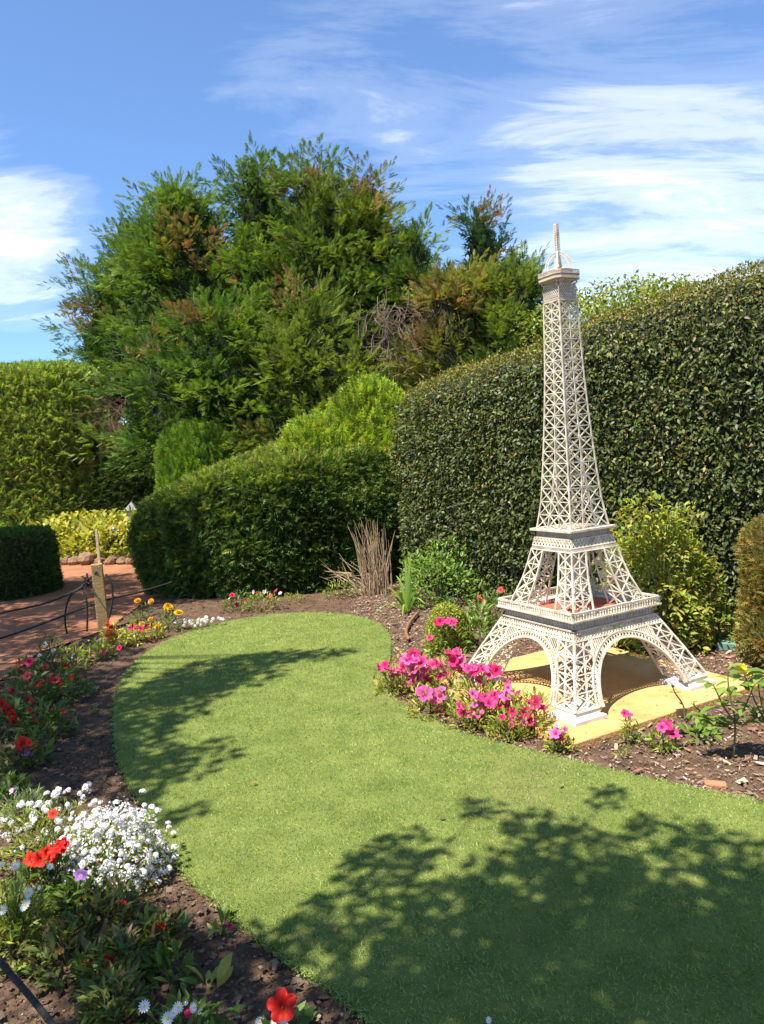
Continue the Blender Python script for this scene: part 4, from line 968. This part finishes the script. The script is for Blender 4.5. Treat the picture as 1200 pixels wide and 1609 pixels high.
bed('bedding_plant', 'shaded plant with pink flower at the dark soil edge', 'flower', 110, 1098, 70, 42, .055, 260, 'dark', [('coral', [(88,1068,16),(80,1061,10)])], group=BORDER)
bed('bedding_plant', 'bushy shaded plant with coral pink blooms by the path', 'flower', 50, 1110, 78, 50, .055, 300, 'dark', [('coral', [(42,1062,16),(51,1076,13),(66,1070,8)]), ('red', [(44,1100,11)])], group=BORDER)
bed('bedding_plant', 'deep green plant with scarlet clusters at the picture edge', 'flower', 18, 1152, 78, 56, .06, 320, 'dark', [('red', [(18,1124,22),(14,1112,14),(3,1105,14),(22,1134,12)])], group=BORDER)
bed('azalea', 'leafy dark green shrublet beside the bare shaded soil', 'shrub', 78, 1158, 72, 56, .07, 210, 'dark', asp=.36, group=BORDER)
bed('bedding_plant', 'plant with red bloom above two violet flowers in the shade', 'flower', 38, 1206, 76, 44, .065, 210, 'dark', [('red', [(35,1168,24),(28,1174,14)]), ('violet', [(27,1183,18),(46,1182,19)])], group=BORDER)
bed('bedding_plant', 'leafy plant with one pale lilac flower above the silver foliage', 'flower', 22, 1262, 56, 40, .06, 150, 'green', [('pale', [(22,1242,18)])], group=BORDER)
bed('silver_plant', 'feathery grey leaved plant left of the white flower mound', 'plant', 45, 1290, 90, 44, .05, 420, 'grey', asp=.12, group=BORDER, tmpl=LEAF2)
bed('seedling', 'lone tiny seedling on the dark bare soil', 'seedling', 146, 1120, 18, 8, .035, 14, 'fresh', stems=3)
# white mound
b = G(180, 1378); m_ = b[1]/F; fl = []
for i in range(270):
    d = rdir(1)[0]; d[2] = abs(d[2]); d[1] = -abs(d[1]) if rng.random() < .55 else d[1]
    q = b+d*np.array([.215, .20, .265])*(1+.14*rng.normal())+np.array([0, 0, .02]); fl.append(('white', q, rng.uniform(.009, .0145), d*.6+np.array([0, -.25, .7])))
plant('candytuft', 'dense white flowering mound spilling onto the lawn edge', 'flower', b, .20, .25, .032, 1700, 'lime', fl, asp=.2, stems=14, group=BORDER, shell=.5, ry=.19)
n = 2600; d = rdir(n); d[:, 2] = np.abs(d[:, 2]); p = b+d*np.array([.21, .195, .255])*(1+.07*rng.normal(size=(n, 1)))+np.array([0, 0, .015]); p = p[pn(p, 16, 2) > -.35]; n = len(p)
mound = bpy.data.objects['candytuft']; v, f, c = bake(*LEAF2, p, rdir(n)+np.array([0, -.2, .2]), unit(p-b)+rdir(n)*.4, np.c_[np.full(n, .009), np.full(n, .011), np.full(n, .011)], clip(pick([(.80,.80,.76)], n, .05)))
o = link('blossoms', mesh_np('blossoms', v, f, c), 'petal', mound); o['kind'] = 'stuff'
b = G(75, 1345); fl = []
for px, py in [(10,1289),(35,1265),(60,1262),(78,1244),(88,1240),(100,1246),(60,1290),(42,1300),(20,1308),(75,1310),(95,1300),(105,1268),(72,1272),(50,1282),(25,1330),(110,1330),(118,1300),(85,1326),(130,1250),(137,1238),(8,1318),(98,1284),(65,1318)]:
    for k in range(3): q = V(px+rng.normal(0, 6), py+rng.normal(0, 5), b[1]-.02+rng.normal(0, .05)); fl.append(('white', q, rng.uniform(.009, .016)))
plant('candytuft', 'loose white flowered plant behind the red geranium heads', 'flower', b, .20, .20, .035, 800, 'lime', fl, asp=.2, stems=14, group=BORDER, shell=.4)
bed('geranium', 'plant with large scarlet flower cluster before the white mound', 'flower', 78, 1415, 110, 74, .055, 330, 'green', [('red', [(48,1352,30),(62,1350,28),(76,1340,28),(90,1334,34),(98,1328,26),(84,1346,26),(83,1279,18),(54,1385,15)])], asp=.36, group=BORDER)
bed('daisy_plant', 'lime green daisy plant at the lower left picture edge', 'flower', 25, 1500, 120, 120, .045, 900, 'lime', [('daisy', [(45,1403,19),(40,1422,22),(3,1430,18),(24,1362,18),(78,1362,13),(3,1360,14),(62,1395,9)])], asp=.26, stems=16, group=BORDER)
bed('bedding_plant', 'plant with a single purple flower below the scarlet cluster', 'flower', 122, 1432, 84, 50, .055, 230, 'green', [('violet', [(126,1375,23)])], asp=.4, group=BORDER)
bed('bedding_plant', 'low bronze leaved plant with a red bud beside the white mound', 'flower', 170, 1450, 120, 50, .045, 400, 'bronze', [('red', [(194,1418,13),(98,1445,11)])], asp=.36, group=BORDER)
bed('bedding_plant', 'rosette with one red flower at the edge of bare soil', 'flower', 252, 1492, 76, 52, .06, 150, 'bronze', [('red', [(253,1455,17)])], asp=.34, group=BORDER)
bed('bedding_plant', 'bronze green leafy clump left of the red budded one', 'plant', 105, 1515, 120, 60, .05, 330, 'bronze', [('coral', [(92,1494,13)])], asp=.34, group=BORDER)
bed('bedding_plant', 'leafy clump with one upright red bloom near the bottom', 'flower', 185, 1545, 110, 74, .055, 340, 'bronze', [('red', [(172,1512,24),(166,1503,14)]), ('coral', [(208,1520,12)])], asp=.36, group=BORDER)
bed('bedding_plant', 'small rosette of upright leaves between two red flowered clumps', 'plant', 266, 1545, 60, 50, .07, 50, 'green', asp=.30, group=BORDER)
bed('bedding_plant', 'broad leaved green plant left of the daisies at the bottom', 'plant', 180, 1620, 110, 86, .045, 520, 'bronze', asp=.34, group=BORDER)
bed('daisy_plant', 'cluster of white daisies around a red flower at the bottom', 'flower', 285, 1640, 130, 60, .05, 130, 'green', [('daisy', [(227,1582,22),(263,1600,22),(280,1583,20),(272,1592,15),(305,1583,18)]), ('crimson', [(300,1590,24)]), ('white', [(314,1590,8),(292,1576,7)])], asp=.34, group=BORDER)
bed('hibiscus', 'big scarlet ruffled flower with white daisies at the bottom edge', 'flower', 445, 1645, 80, 40, .06, 50, 'green', [('red', [(443,1580,52,)]), ('daisy', [(408,1606,18),(446,1602,22),(430,1608,14)])], asp=.4)
bed('seedling', 'small plant with red bud at the lawn edge', 'seedling', 352, 1465, 34, 26, .06, 14, 'fresh', [('crimson', [(360,1455,11)])], stems=3)
bed('seedling', 'yellowing seedling alone on the dark soil near the bottom', 'seedling', 330, 1556, 40, 26, .075, 7, [(.22,.22,.05)], stems=2)
bed('seedling', 'tiny green seedling near the bottom daisies', 'seedling', 355, 1606, 30, 22, .05, 9, 'green', stems=2)
bed('lawn_weed', 'white daisy flower poking up at the bottom of the lawn', 'flower', 769, 1625, 12, 14, .02, 6, 'green', [('daisy', [(768,1603,12)])], stems=1)

# far bed in front of the juniper
bed('dianthus', 'low plant with crimson and white flowers before the juniper hedge', 'flower', 372, 960, 50, 30, .05, 190, 'green', [('crimson', [(365,935,10),(357,948,10),(372,950,9),(385,943,8)]), ('daisy', [(360,941,7)])], asp=.3)
bed('dianthus', 'lime leaved plant with pale pink flowers before the juniper hedge', 'flower', 410, 958, 56, 30, .05, 230, 'lime', [('coral', [(405,932,8),(425,936,8),(433,928,9)]), ('pale', [(415,930,7),(398,930,7),(440,932,7)])], asp=.3)
bed('ground_cover', 'small yellow green tuft at the foot of the juniper hedge', 'plant', 462, 945, 40, 14, .04, 90, 'lime', asp=.3, stems=3)
bed('ground_cover', 'lime tuft left of the dry brown grass', 'plant', 535, 938, 56, 24, .05, 170, 'lime', asp=.3, stems=4)
# dry grass
b = G(592, 932); root = empty('dry_grass', b); tag(root, 'dry straw brown upright grass clump before the tall hedge', 'grass clump'); mb = MB()
for i in range(125):
    a = rng.uniform(0, 6.28); sp_ = abs(rng.normal(0, .11)); h_ = rng.uniform(.35, .92)*(1-.5*sp_); d = np.array([math.cos(a)-.25, math.sin(a), 0])*sp_
    s_ = b+np.array([rng.normal(0, .07), rng.normal(0, .06), -.02]); mb.tube([s_, s_+d*.6*h_+np.array([0, 0, h_*.55]), s_+d*1.5*h_+np.array([rng.normal(0, .03), 0, h_])], [.005, .0042, .0015], 4)
link('stalks', mb.mesh('stalks'), plain('dry_stalk', (.26,.16,.09), (.48,.34,.21), 9, .9), root)
mb = MB()
for i in range(26):
    a = rng.uniform(0, 6.28); s_ = b+np.array([rng.normal(-.08, .1), rng.normal(-.03, .05), -.01]); l = rng.uniform(.2, .45)
    mb.tube([s_, s_+np.array([-l*.5, 0, l*.6])+rng.normal(0, .05, 3), s_+np.array([-l*1.0, 0, l*.9])+rng.normal(0, .07, 3)], [.004, .0035, .0012], 4)
link('bent_stalks', mb.mesh('bent_stalks'), 'stake', root)
# strap leaved plant
b = G(640, 962); root = empty('strap_leaved_plant', b); tag(root, 'strappy arching green plant at the edge of the mulch', 'plant')
for px, py, dy in [(585,968,-.25),(600,945,-.1),(596,925,.05),(622,905,.1),(637,880,.1),(646,870,.05),(655,915,-.05),(632,975,-.3),(660,935,.0),(615,935,-.1),(648,900,-.02),(668,950,-.15)]:
    e = V(px, py, b[1]+dy); e[2] = max(e[2], .02); mid = (b+e)/2+np.array([0, 0, .10]); pts = spline(np.array([b, mid, e]), 6, False); v, f = [], []
    for i, q in enumerate(pts):
        t = i/(len(pts)-1); wd = .013*(1-t**2.2)+.0015; v += [q+np.array([-wd, 0, .006]), q, q+np.array([wd, 0, .006])]
        if i: k = 3*i; f += [[k-3, k-2, k+1], [k-3, k+1, k], [k-2, k-1, k+2], [k-2, k+2, k+1]]
    link('leaf', mesh_np('leaf', np.array(v), np.array(f), clip(np.tile(pick([(.15,.21,.05)], 1, .15), (len(v), 1))), smooth=True), 'leaf', root)
bed('shrub', 'rounded bright green shrub against the foot of the tall hedge', 'shrub', 692, 945, 140, 100, .055, 1900, 'fresh', stems=16, stemr=.006, shell=.5, asp=.45)
g = G(706, 1018); bb = empty('box_ball', g); tag(bb, 'small clipped olive green ball beside the tower slab', 'shrub')
bv, bf = blob(g[0], g[1], .185, .185, .36, amp=.012, s=12, power=2.2)
core('inner_growth', bv, bf, .03, bb)
p, nr = sample(bv, bf, 5200); n = len(p); p = p-nr*np.abs(rng.normal(0, .012, (n, 1))); q = rng.uniform(.014, .026, n)
v, f, c = bake(*LEAF2, p, nr*.6+rdir(n)*.8+np.array([0, 0, .2]), nr+rdir(n)*.5, np.c_[q*.55, q, q], clip(pick([(.20,.225,.038),(.25,.26,.045),(.14,.17,.032)], n, .18)))
link('leaves', mesh_np('leaves', v, f, c), 'leaf', bb)
bed('leafy_shrub', 'light green broad leaved shrub left of the tower foot', 'shrub', 755, 1018, 76, 64, .075, 230, 'fresh', asp=.36)
bed('leafy_shrub', 'straggly shrub with pinkish blooms behind the tower deck', 'shrub', 770, 985, 80, 64, .055, 330, 'green', [('coral', [(786,927,12),(752,938,9),(760,945,9)])], asp=.4)
bed('petunia', 'upright petunia with pink tops before the clipped ball', 'flower', 688, 1030, 44, 54, .045, 230, 'lime', [('pink', [(692,976,16),(703,976,17),(712,978,16),(686,979,14),(675,1002,12)])], asp=.3)

# petunias along the slab
PG = 'pink petunias planted along the slab'
for lab, px, py, wp, hp, fls in [
    ('leftmost petunia, its lone pink bloom reaching over the lawn', 622, 1088, 62, 44, [(597,1050,20),(607,1050,16),(622,1060,16),(632,1072,15)]),
    ('tall back petunia with a big mass of pale magenta blooms', 655, 1090, 90, 66, [(640,1036,26),(650,1030,24),(648,1050,25),(662,1040,24),(668,1054,22),(634,1047,24),(655,1064,25),(672,1068,20),(645,1072,18),(660,1078,16),(680,1044,18)]),
    ('petunia with the highest crimson pink blooms near the tower foot', 712, 1085, 80, 66, [(706,1026,24),(716,1030,24),(722,1040,22),(727,1052,20),(712,1040,20),(700,1060,16),(690,1062,14)]),
    ('low petunia at lawn edge with a flat bright pink cluster', 680, 1122, 84, 44, [(668,1090,28),(680,1094,28),(690,1096,22),(660,1086,18),(689,1124,22)]),
    ('petunia between tower foot and clipped ball with pink blooms', 755, 1108, 76, 66, [(748,1052,24),(760,1050,22),(768,1060,20),(780,1054,22),(754,1070,20),(790,1074,17),(742,1060,20),(797,1072,14)]),
    ('petunia with dense hot pink heads in the middle of the row', 785, 1135, 90, 62, [(775,1096,28),(785,1102,28),(795,1094,26),(800,1108,24),(770,1104,24),(806,1092,18),(744,1090,18),(752,1096,16),(760,1106,18)]),
    ('petunia at lawn edge with a single large pink bloom', 740, 1142, 74, 44, [(748,1118,26),(740,1122,18)]),
    ('petunia nearest the tower pedestal with several pink blooms', 830, 1150, 74, 60, [(840,1104,24),(852,1112,18),(826,1120,22),(832,1130,24),(818,1132,18),(806,1134,18),(844,1100,16)]),
    ('petunia trailing yellow leaves at the lawn edge below the row', 800, 1158, 70, 36, [(803,1140,14)])]:
    bed('petunia', lab, 'flower', px, py, wp, hp, .042, 380, [(.16,.175,.035),(.21,.21,.05),(.12,.14,.03),(.26,.25,.09)], [('pink', fls+[(px+rng.normal(0, wp*.28), py-hp*rng.uniform(.45, .95), rng.uniform(11, 19)) for _ in range(3)])], asp=.32, stems=10, group=PG, up=.6)
bed('petunia', 'single small petunia by the near corner of the yellow slab', 'flower', 880, 1180, 44, 34, .04, 150, 'lime', [('pink', [(872,1152,22),(880,1158,18),(888,1146,10)]), ('pale', [(876,1140,12)])], asp=.3)
bed('petunia', 'thin petunia sprig with one pink flower before the slab front', 'flower', 990, 1168, 34, 46, .035, 120, 'lime', [('pink', [(982,1121,15),(990,1123,10)])], asp=.26)
bed('petunia', 'small petunia with two large magenta blooms on bare mulch', 'flower', 1042, 1176, 44, 30, .04, 130, 'lime', [('pink', [(1046,1140,24),(1056,1152,26),(1040,1143,18)])], asp=.28)
bed('ground_cover', 'tiny lime weed in the mulch below the slab corner', 'seedling', 978, 1190, 18, 12, .03, 24, 'lime', stems=2, asp=.3)

# saplings by the right edge
def sapling(name, label, px, py, toppx, toppy, n, leaf, pal, fl=(), wob=.05, side=()):
    b = G(px, py); t = V(toppx, toppy, b[1]); root = empty(name, b); tag(root, label, 'plant')
    pts = spline(np.array([b, b+(t-b)*.4+np.array([wob*.4, 0, 0]), b+(t-b)*.75, t]), 5, False); paths = [pts]
    for sx_, sy_ in side:
        e = V(sx_, sy_, b[1]+rng.normal(0, .08)); k = pts[len(pts)//3]; paths.append(spline(np.array([k, (k+e)/2+np.array([0, 0, -.02]), e]), 5, False))
    for P in paths:
        mb = MB(); mb.tube(P, list(np.linspace(.006, .0025, len(P))), 6); mb.build('stem', 'stem', root, smooth=True)
    LM = mesh_np('leaf', LEAF6[0]*np.array([.62, 1, 1]), LEAF6[1], clip(np.tile(np.array(pal)[None, 0], (7, 1))), smooth=True); LM.materials.append(MAT['leaf'])
    LN = mesh_np('leaf', LEAF6[0]*np.array([.55, 1, 1.4]), LEAF6[1], clip(np.tile(np.array(pal)[None, -1], (7, 1))), smooth=True); LN.materials.append(MAT['leaf'])
    for i in range(n):
        P = paths[i % len(paths)]; q = P[min(len(P)-1, int(len(P)*(.25+.75*rng.random()**.7)))]
        a = i*2.4+rng.normal(0, .3); d = Vector((math.cos(a), math.sin(a), .35+rng.normal(0, .25))).normalized()
        o = bpy.data.objects.new('leaf', LM if rng.random() < .5 else LN); C.objects.link(o); o.parent = root; o.location = tuple(q-b)
        x = d.cross(Vector((0, 0, 1))).normalized(); z = x.cross(d); Mx = Matrix((x, d, z)).transposed(); o.rotation_euler = Mx.to_euler(); s_ = leaf*rng.uniform(.6, 1.2); o.scale = (s_,)*3
    for kind, pts_ in fl:
        for u in fpx(kind, pts_, b, 0): flower(root, *u[:3])
    return root
FP = [(.10,.155,.035),(.15,.205,.05)]
sapling('sapling', 'tall leafy sapling standing in mulch right of the slab', 1152, 1192, 1143, 1050, 44, .085, FP, side=[(1095,1122),(1185,1075),(1120,1075),(1178,1130),(1110,1135)])
sapling('sapling', 'leafy plant with a yellow flower at the right picture edge', 1205, 1190, 1190, 1062, 34, .085, FP, [('lemon', [(1166,1050,18),(1175,1058,14)])], side=[(1168,1056),(1180,1110),(1225,1090)])
sapling('thin_sprig', 'thin bare sprig with pale tip before the right pedestal', 1076, 1132, 1055, 1074, 7, .035, FP, [('pale', [(1052,1070,14),(1060,1068,14)])])
sapling('sapling', 'tiny sapling at the front edge of the slab', 1096, 1127, 1090, 1104, 8, .035, FP)
bed('leafy_shrub', 'low leafy plant left of the tall sapling', 'plant', 1098, 1158, 56, 26, .055, 60, 'fresh', asp=.5)
# bright shrub in front of the hedge
b = G(1050, 1022); m_ = b[1]/F
plant('shrub', 'bright lime green leafy shrub between tower and hedge', 'shrub', b+np.array([0, .15, 0]), .42, 1.08, .05, 5200, [(.24,.255,.04),(.17,.21,.04),(.13,.17,.035),(.20,.17,.045)], stems=26, stemr=.006, shell=.6, asp=.5, up=.15, ry=.34, sq=3.2)
plant('shrub', 'lower green shrub with reddish shoots right of the lime one', 'shrub', G(1118, 1020)+np.array([0, .2, 0]), .26, .60, .055, 1000, [(.10,.14,.035),(.14,.18,.045),(.16,.10,.05)], [('coral', V(1112, 992, 5.4), .02)], stems=14, shell=.5, asp=.5, ry=.25)
rc = empty('rusty_conifer', G(1225, 1050)); tag(rc, 'rusty olive dwarf conifer at the right picture edge', 'conifer')
g = G(1222, 1052); bv, bf = blob(g[0]+.15, g[1]+.15, .27, .26, .98, amp=.05, s=6, power=3)
core('inner_growth', bv, bf, .05, rc, 'corebrown')
fronds('sprays', bv, bf, 5500, .058, lambda p, nr, n: pick(PAL['rust'], n, .2), rc, depth=.025, upw=.5)
# yellow ground cover and rocks over the path
gc0, gc1 = G(20, 893), G(215, 889)
b = (gc0+gc1)/2; L_ = np.linalg.norm(gc1-gc0)
plant('ground_cover', 'bank of yellow green leaves above the rock edging', 'plant', b+np.array([0, 1.75, 0]), L_*.62, .68, .13, 3000, 'yellow', stems=20, ry=1.25, shell=.6, asp=.6, stemr=.01)
plant('ground_cover', 'single taller yellow green shoot rising from the leafy bank', 'plant', V(125, 885, 14.6)*np.array([1, 1, 0]), .25, .80, .12, 90, 'yellow', stems=6, asp=.6)
def rock(label, px, py, wpx, hpx, seed):
    g = G(px, py); m = g[1]/F; bm = bmesh.new(); bmesh.ops.create_icosphere(bm, subdivisions=2, radius=1)
    P = np.array([v.co for v in bm.verts]); s = 1+.28*pn(P+seed, 1.7, seed % 4)+.10*pn(P, 5, seed % 3)
    for v_, k in zip(bm.verts, s): v_.co = Vector((v_.co.x*k*wpx*m*.52, v_.co.y*k*wpx*m*.45, v_.co.z*k*hpx*m*.62+hpx*m*.35))
    me = bpy.data.meshes.new('rock'); bm.to_mesh(me); bm.free(); o = link('rock', me, 'rock', None, g+np.array([0, .1, 0])); tag(o, label, 'rock', 'rocks edging the red path'); return o
for i, (px, w_, h_, lab) in enumerate([(63, 20, 12, 'leftmost low rock edging the path beside the clipped cube shrub'), (82, 18, 10, 'second low rock from the left edging the path'), (98, 16, 13, 'small upright rock, third from the left along the path'), (113, 18, 16, 'rounded brown rock just left of the tallest edging rock'), (132, 24, 22, 'tallest brown edging rock left of the rope post'), (152, 16, 13, 'edging rock half hidden behind the pale stake'), (172, 20, 14, 'rock just right of the wooden rope post'), (188, 16, 12, 'low rock near the juniper end of the edging'), (203, 16, 12, 'last rock touching the juniper hedge end')]):
    rock(lab, px, 890-.03*px*.3, w_, h_, i+2)

# rope fence
pb = G(163, 988); PYY = pb[1]; post_h = (V(152, 886, PYY)-pb)[2]
mb = MB(); mb.box((0, 0, post_h/2-.1), (.055, .05, post_h/2+.1)); post = mb.build('post', 'post', None, pb, bevel=.008); post.rotation_euler = (0, R_(-.5), .3); tag(post, 'square weathered wooden rope post beside the red path', 'post')
st0, st1 = V(156, 886, PYY+.06), V(151, 832, PYY+.06)
mb = MB(); mb.bar(np.array([st0[0], st0[1], .0]), st1, .028, .02, (0, 1, 0)); tag(mb.build('stake', 'stake', None, bevel=.003), 'thin pale wooden stake rising behind the rope post', 'stake')
def rope(name, label, pts, r, cat='rope', par=None):
    mb = MB(); mb.tube(spline(np.array(pts), 7, False), r, 7); o = mb.build(name, 'rope', par, smooth=True)
    if label: tag(o, label, cat)
    return o
ru = rope('rope', 'upper dark rope sagging from the left into the wooden post', [V(-140, 985, PYY-.9), V(0, 963, PYY-.5), V(70, 948, PYY-.25), V(118, 928, PYY-.08), V(138, 912, PYY-.05), V(152, 898, PYY-.05)], .011)
rope('rope_loop', None, [V(130, 922, PYY-.08), V(110, 937, PYY-.10), V(102, 965, PYY-.12), V(105, 995, PYY-.12), V(117, 1018, PYY-.12)], .010, par=ru)
rope('rope_loop', None, [V(128, 924, PYY-.07), V(135, 940, PYY-.1), V(137, 970, PYY-.1), V(136, 998, PYY-.1)], .010, par=ru)
mb = MB()
for i in range(9): d = rdir(1)[0]*.085; q = V(137, 914, PYY-.06); mb.tube([q-d*.6, q+d], [.012, .006], 5)
link('knot', mb.mesh('knot'), 'rope', ru)
rope('rope', 'lower dark rope running through the post to the juniper hedge', [V(-140, 1040, PYY-.9), V(0, 1003, PYY-.5), V(80, 975, PYY-.2), V(157, 946, PYY), V(220, 930, PYY+.5), V(270, 915, PYY+.9)], .010)
rope('rope', 'short rope loop hanging on the right side of the post', [V(166, 902, PYY-.03), V(174, 915, PYY-.04), V(177, 935, PYY-.04), V(174, 958, PYY-.04), V(167, 985, PYY-.04)], .010)
rope('rope', 'thick dark rope crossing the bottom left corner', [V(-80, 1420, 1.52), V(0, 1511, 1.42), V(45, 1563, 1.36), V(95, 1625, 1.30), V(160, 1710, 1.22)], .0062)

# small things
mb = MB(); q = V(190, 829, 15.2); mb.box((0, 0, 0), (.16, .012, .10)); sg = mb.build('board', 'sign', None)
sr = empty('info_sign', (q[0], q[1], 0)); sg.parent = sr; sg.location = (0, 0, q[2]); sg.rotation_euler = (R_(-55), 0, .25)
mb = MB(); mb.box((0, .03, q[2]/2-.04), (.02, .02, q[2]/2-.02)); lg = mb.build('post', 'dark_metal', sr, (0, 0, 0)); tag(sr, 'small pale tilted sign board on a post beyond the path', 'sign')
q = V(208, 809, 15.6); ln_ = empty('lantern', (q[0], q[1], 0)); mb = MB(); h0 = .11
mb.box((0, 0, q[2]), (.10, .10, .10)); mb.build('lamp_body', 'sign', ln_, (0, 0, 0))
mb = MB(); mb.v = [(-.14, -.14, q[2]+.10), (.14, -.14, q[2]+.10), (.14, .14, q[2]+.10), (-.14, .14, q[2]+.10), (0, 0, q[2]+.27)]; mb.f = [(0,1,4),(1,2,4),(2,3,4),(3,0,4),(3,2,1,0)]; mb.build('lamp_roof', 'dark_metal', ln_, (0, 0, 0))
mb = MB(); mb.box((0, 0, (q[2]-.1)/2), (.03, .03, (q[2]-.1)/2)); mb.build('post', 'dark_metal', ln_, (0, 0, 0)); tag(ln_, 'pale garden lantern half hidden by the juniper hedge', 'lantern')
q = V(107, 592, 17.2); pn_ = empty('roof_light', (q[0], q[1], 0)); mb = MB(); mb.box((0, 0, 0), (.15, .10, .012)); pp = mb.build('panel', 'sign', pn_, (0, 0, q[2])); pp.rotation_euler = (R_(28), R_(-16), .3)
mb = MB(); mb.box((0, 0, q[2]/2-.01), (.02, .02, q[2]/2-.01)); mb.build('post', 'dark_metal', pn_, (0, 0, 0)); tag(pn_, 'small pale tilted panel above the tall olive hedge', 'panel')
g = G(1153, 1018); mb = MB(); mb.box((0, 0, .02), (.11, .07, .03)); o = mb.build('valve_box', 'green_box', None, g, bevel=.008); o.rotation_euler = (0, 0, -.5); tag(o, 'green plastic box lid in the mulch beside the rusty conifer', 'box')
g = G(1124, 1237, .0); mb = MB(); mb.box((0, 0, .008), (.045, .022, .016)); o = mb.build('brick_fragment', 'brick', None, g, bevel=.006); o.rotation_euler = (.05, .04, -.3); tag(o, 'terracotta brick fragment in mulch at the lawn edge', 'brick')
pts = [G(a, b_, .03) for a, b_ in [(657,962),(648,972),(641,983),(638,994),(642,1004)]]
mb = MB(); mb.tube(spline(np.array(pts), 6, False), .014, 8); tag(mb.build('hose', 'hose', None, smooth=True), 'short curved brown tube half buried in the mulch', 'hose')


# litter: crumbs on the slab and fallen leaves on the lawn
n = 130; q = rng.uniform(-.72, .72, (n, 2)); q = np.array([tw(a, SLAB_Z+.002) for a in q]); a = rng.uniform(0, 6.28, n); ln = rng.uniform(.004, .014, n)
v, f, c = bake(*CH, q, np.c_[np.cos(a), np.sin(a), np.zeros(n)], np.tile([[0, 0, 1.]], (n, 1)), np.c_[ln*.5, ln, ln*.25], clip(pick([(.12,.07,.04),(.20,.12,.06),(.07,.05,.03)], n, .2)))
tag(link('slab_litter', mesh_np('slab_litter', v, f, c), 'chips'), 'scattered soil crumbs and bits on the yellow slab', 'litter', kind='stuff')
for i, (px, py, lab) in enumerate([(527, 1465, 'small fallen brown leaf on the sunny lawn near the bottom'), (690, 1285, 'fallen tan leaf at the upper edge of the lawn shadow'), (395, 1230, 'fallen brown leaf on the left half of the lawn'), (560, 1120, 'fallen straw coloured leaf mid lawn'), (880, 1235, 'fallen brown leaf on the lawn near the slab corner')]):
    g = G(px, py, LZ+.004); me = mesh_np('fallen_leaf', LEAF6[0]*np.array([.018, .032, .04]), LEAF6[1], clip(np.tile(pick([(.22,.11,.06)], 1, .2), (7, 1)))); o = link('fallen_leaf', me, 'chips', None, g); o.rotation_euler = (rng.normal(0, .25), rng.normal(0, .25), rng.uniform(0, 6)); tag(o, lab, 'leaf', 'fallen leaves on the lawn')
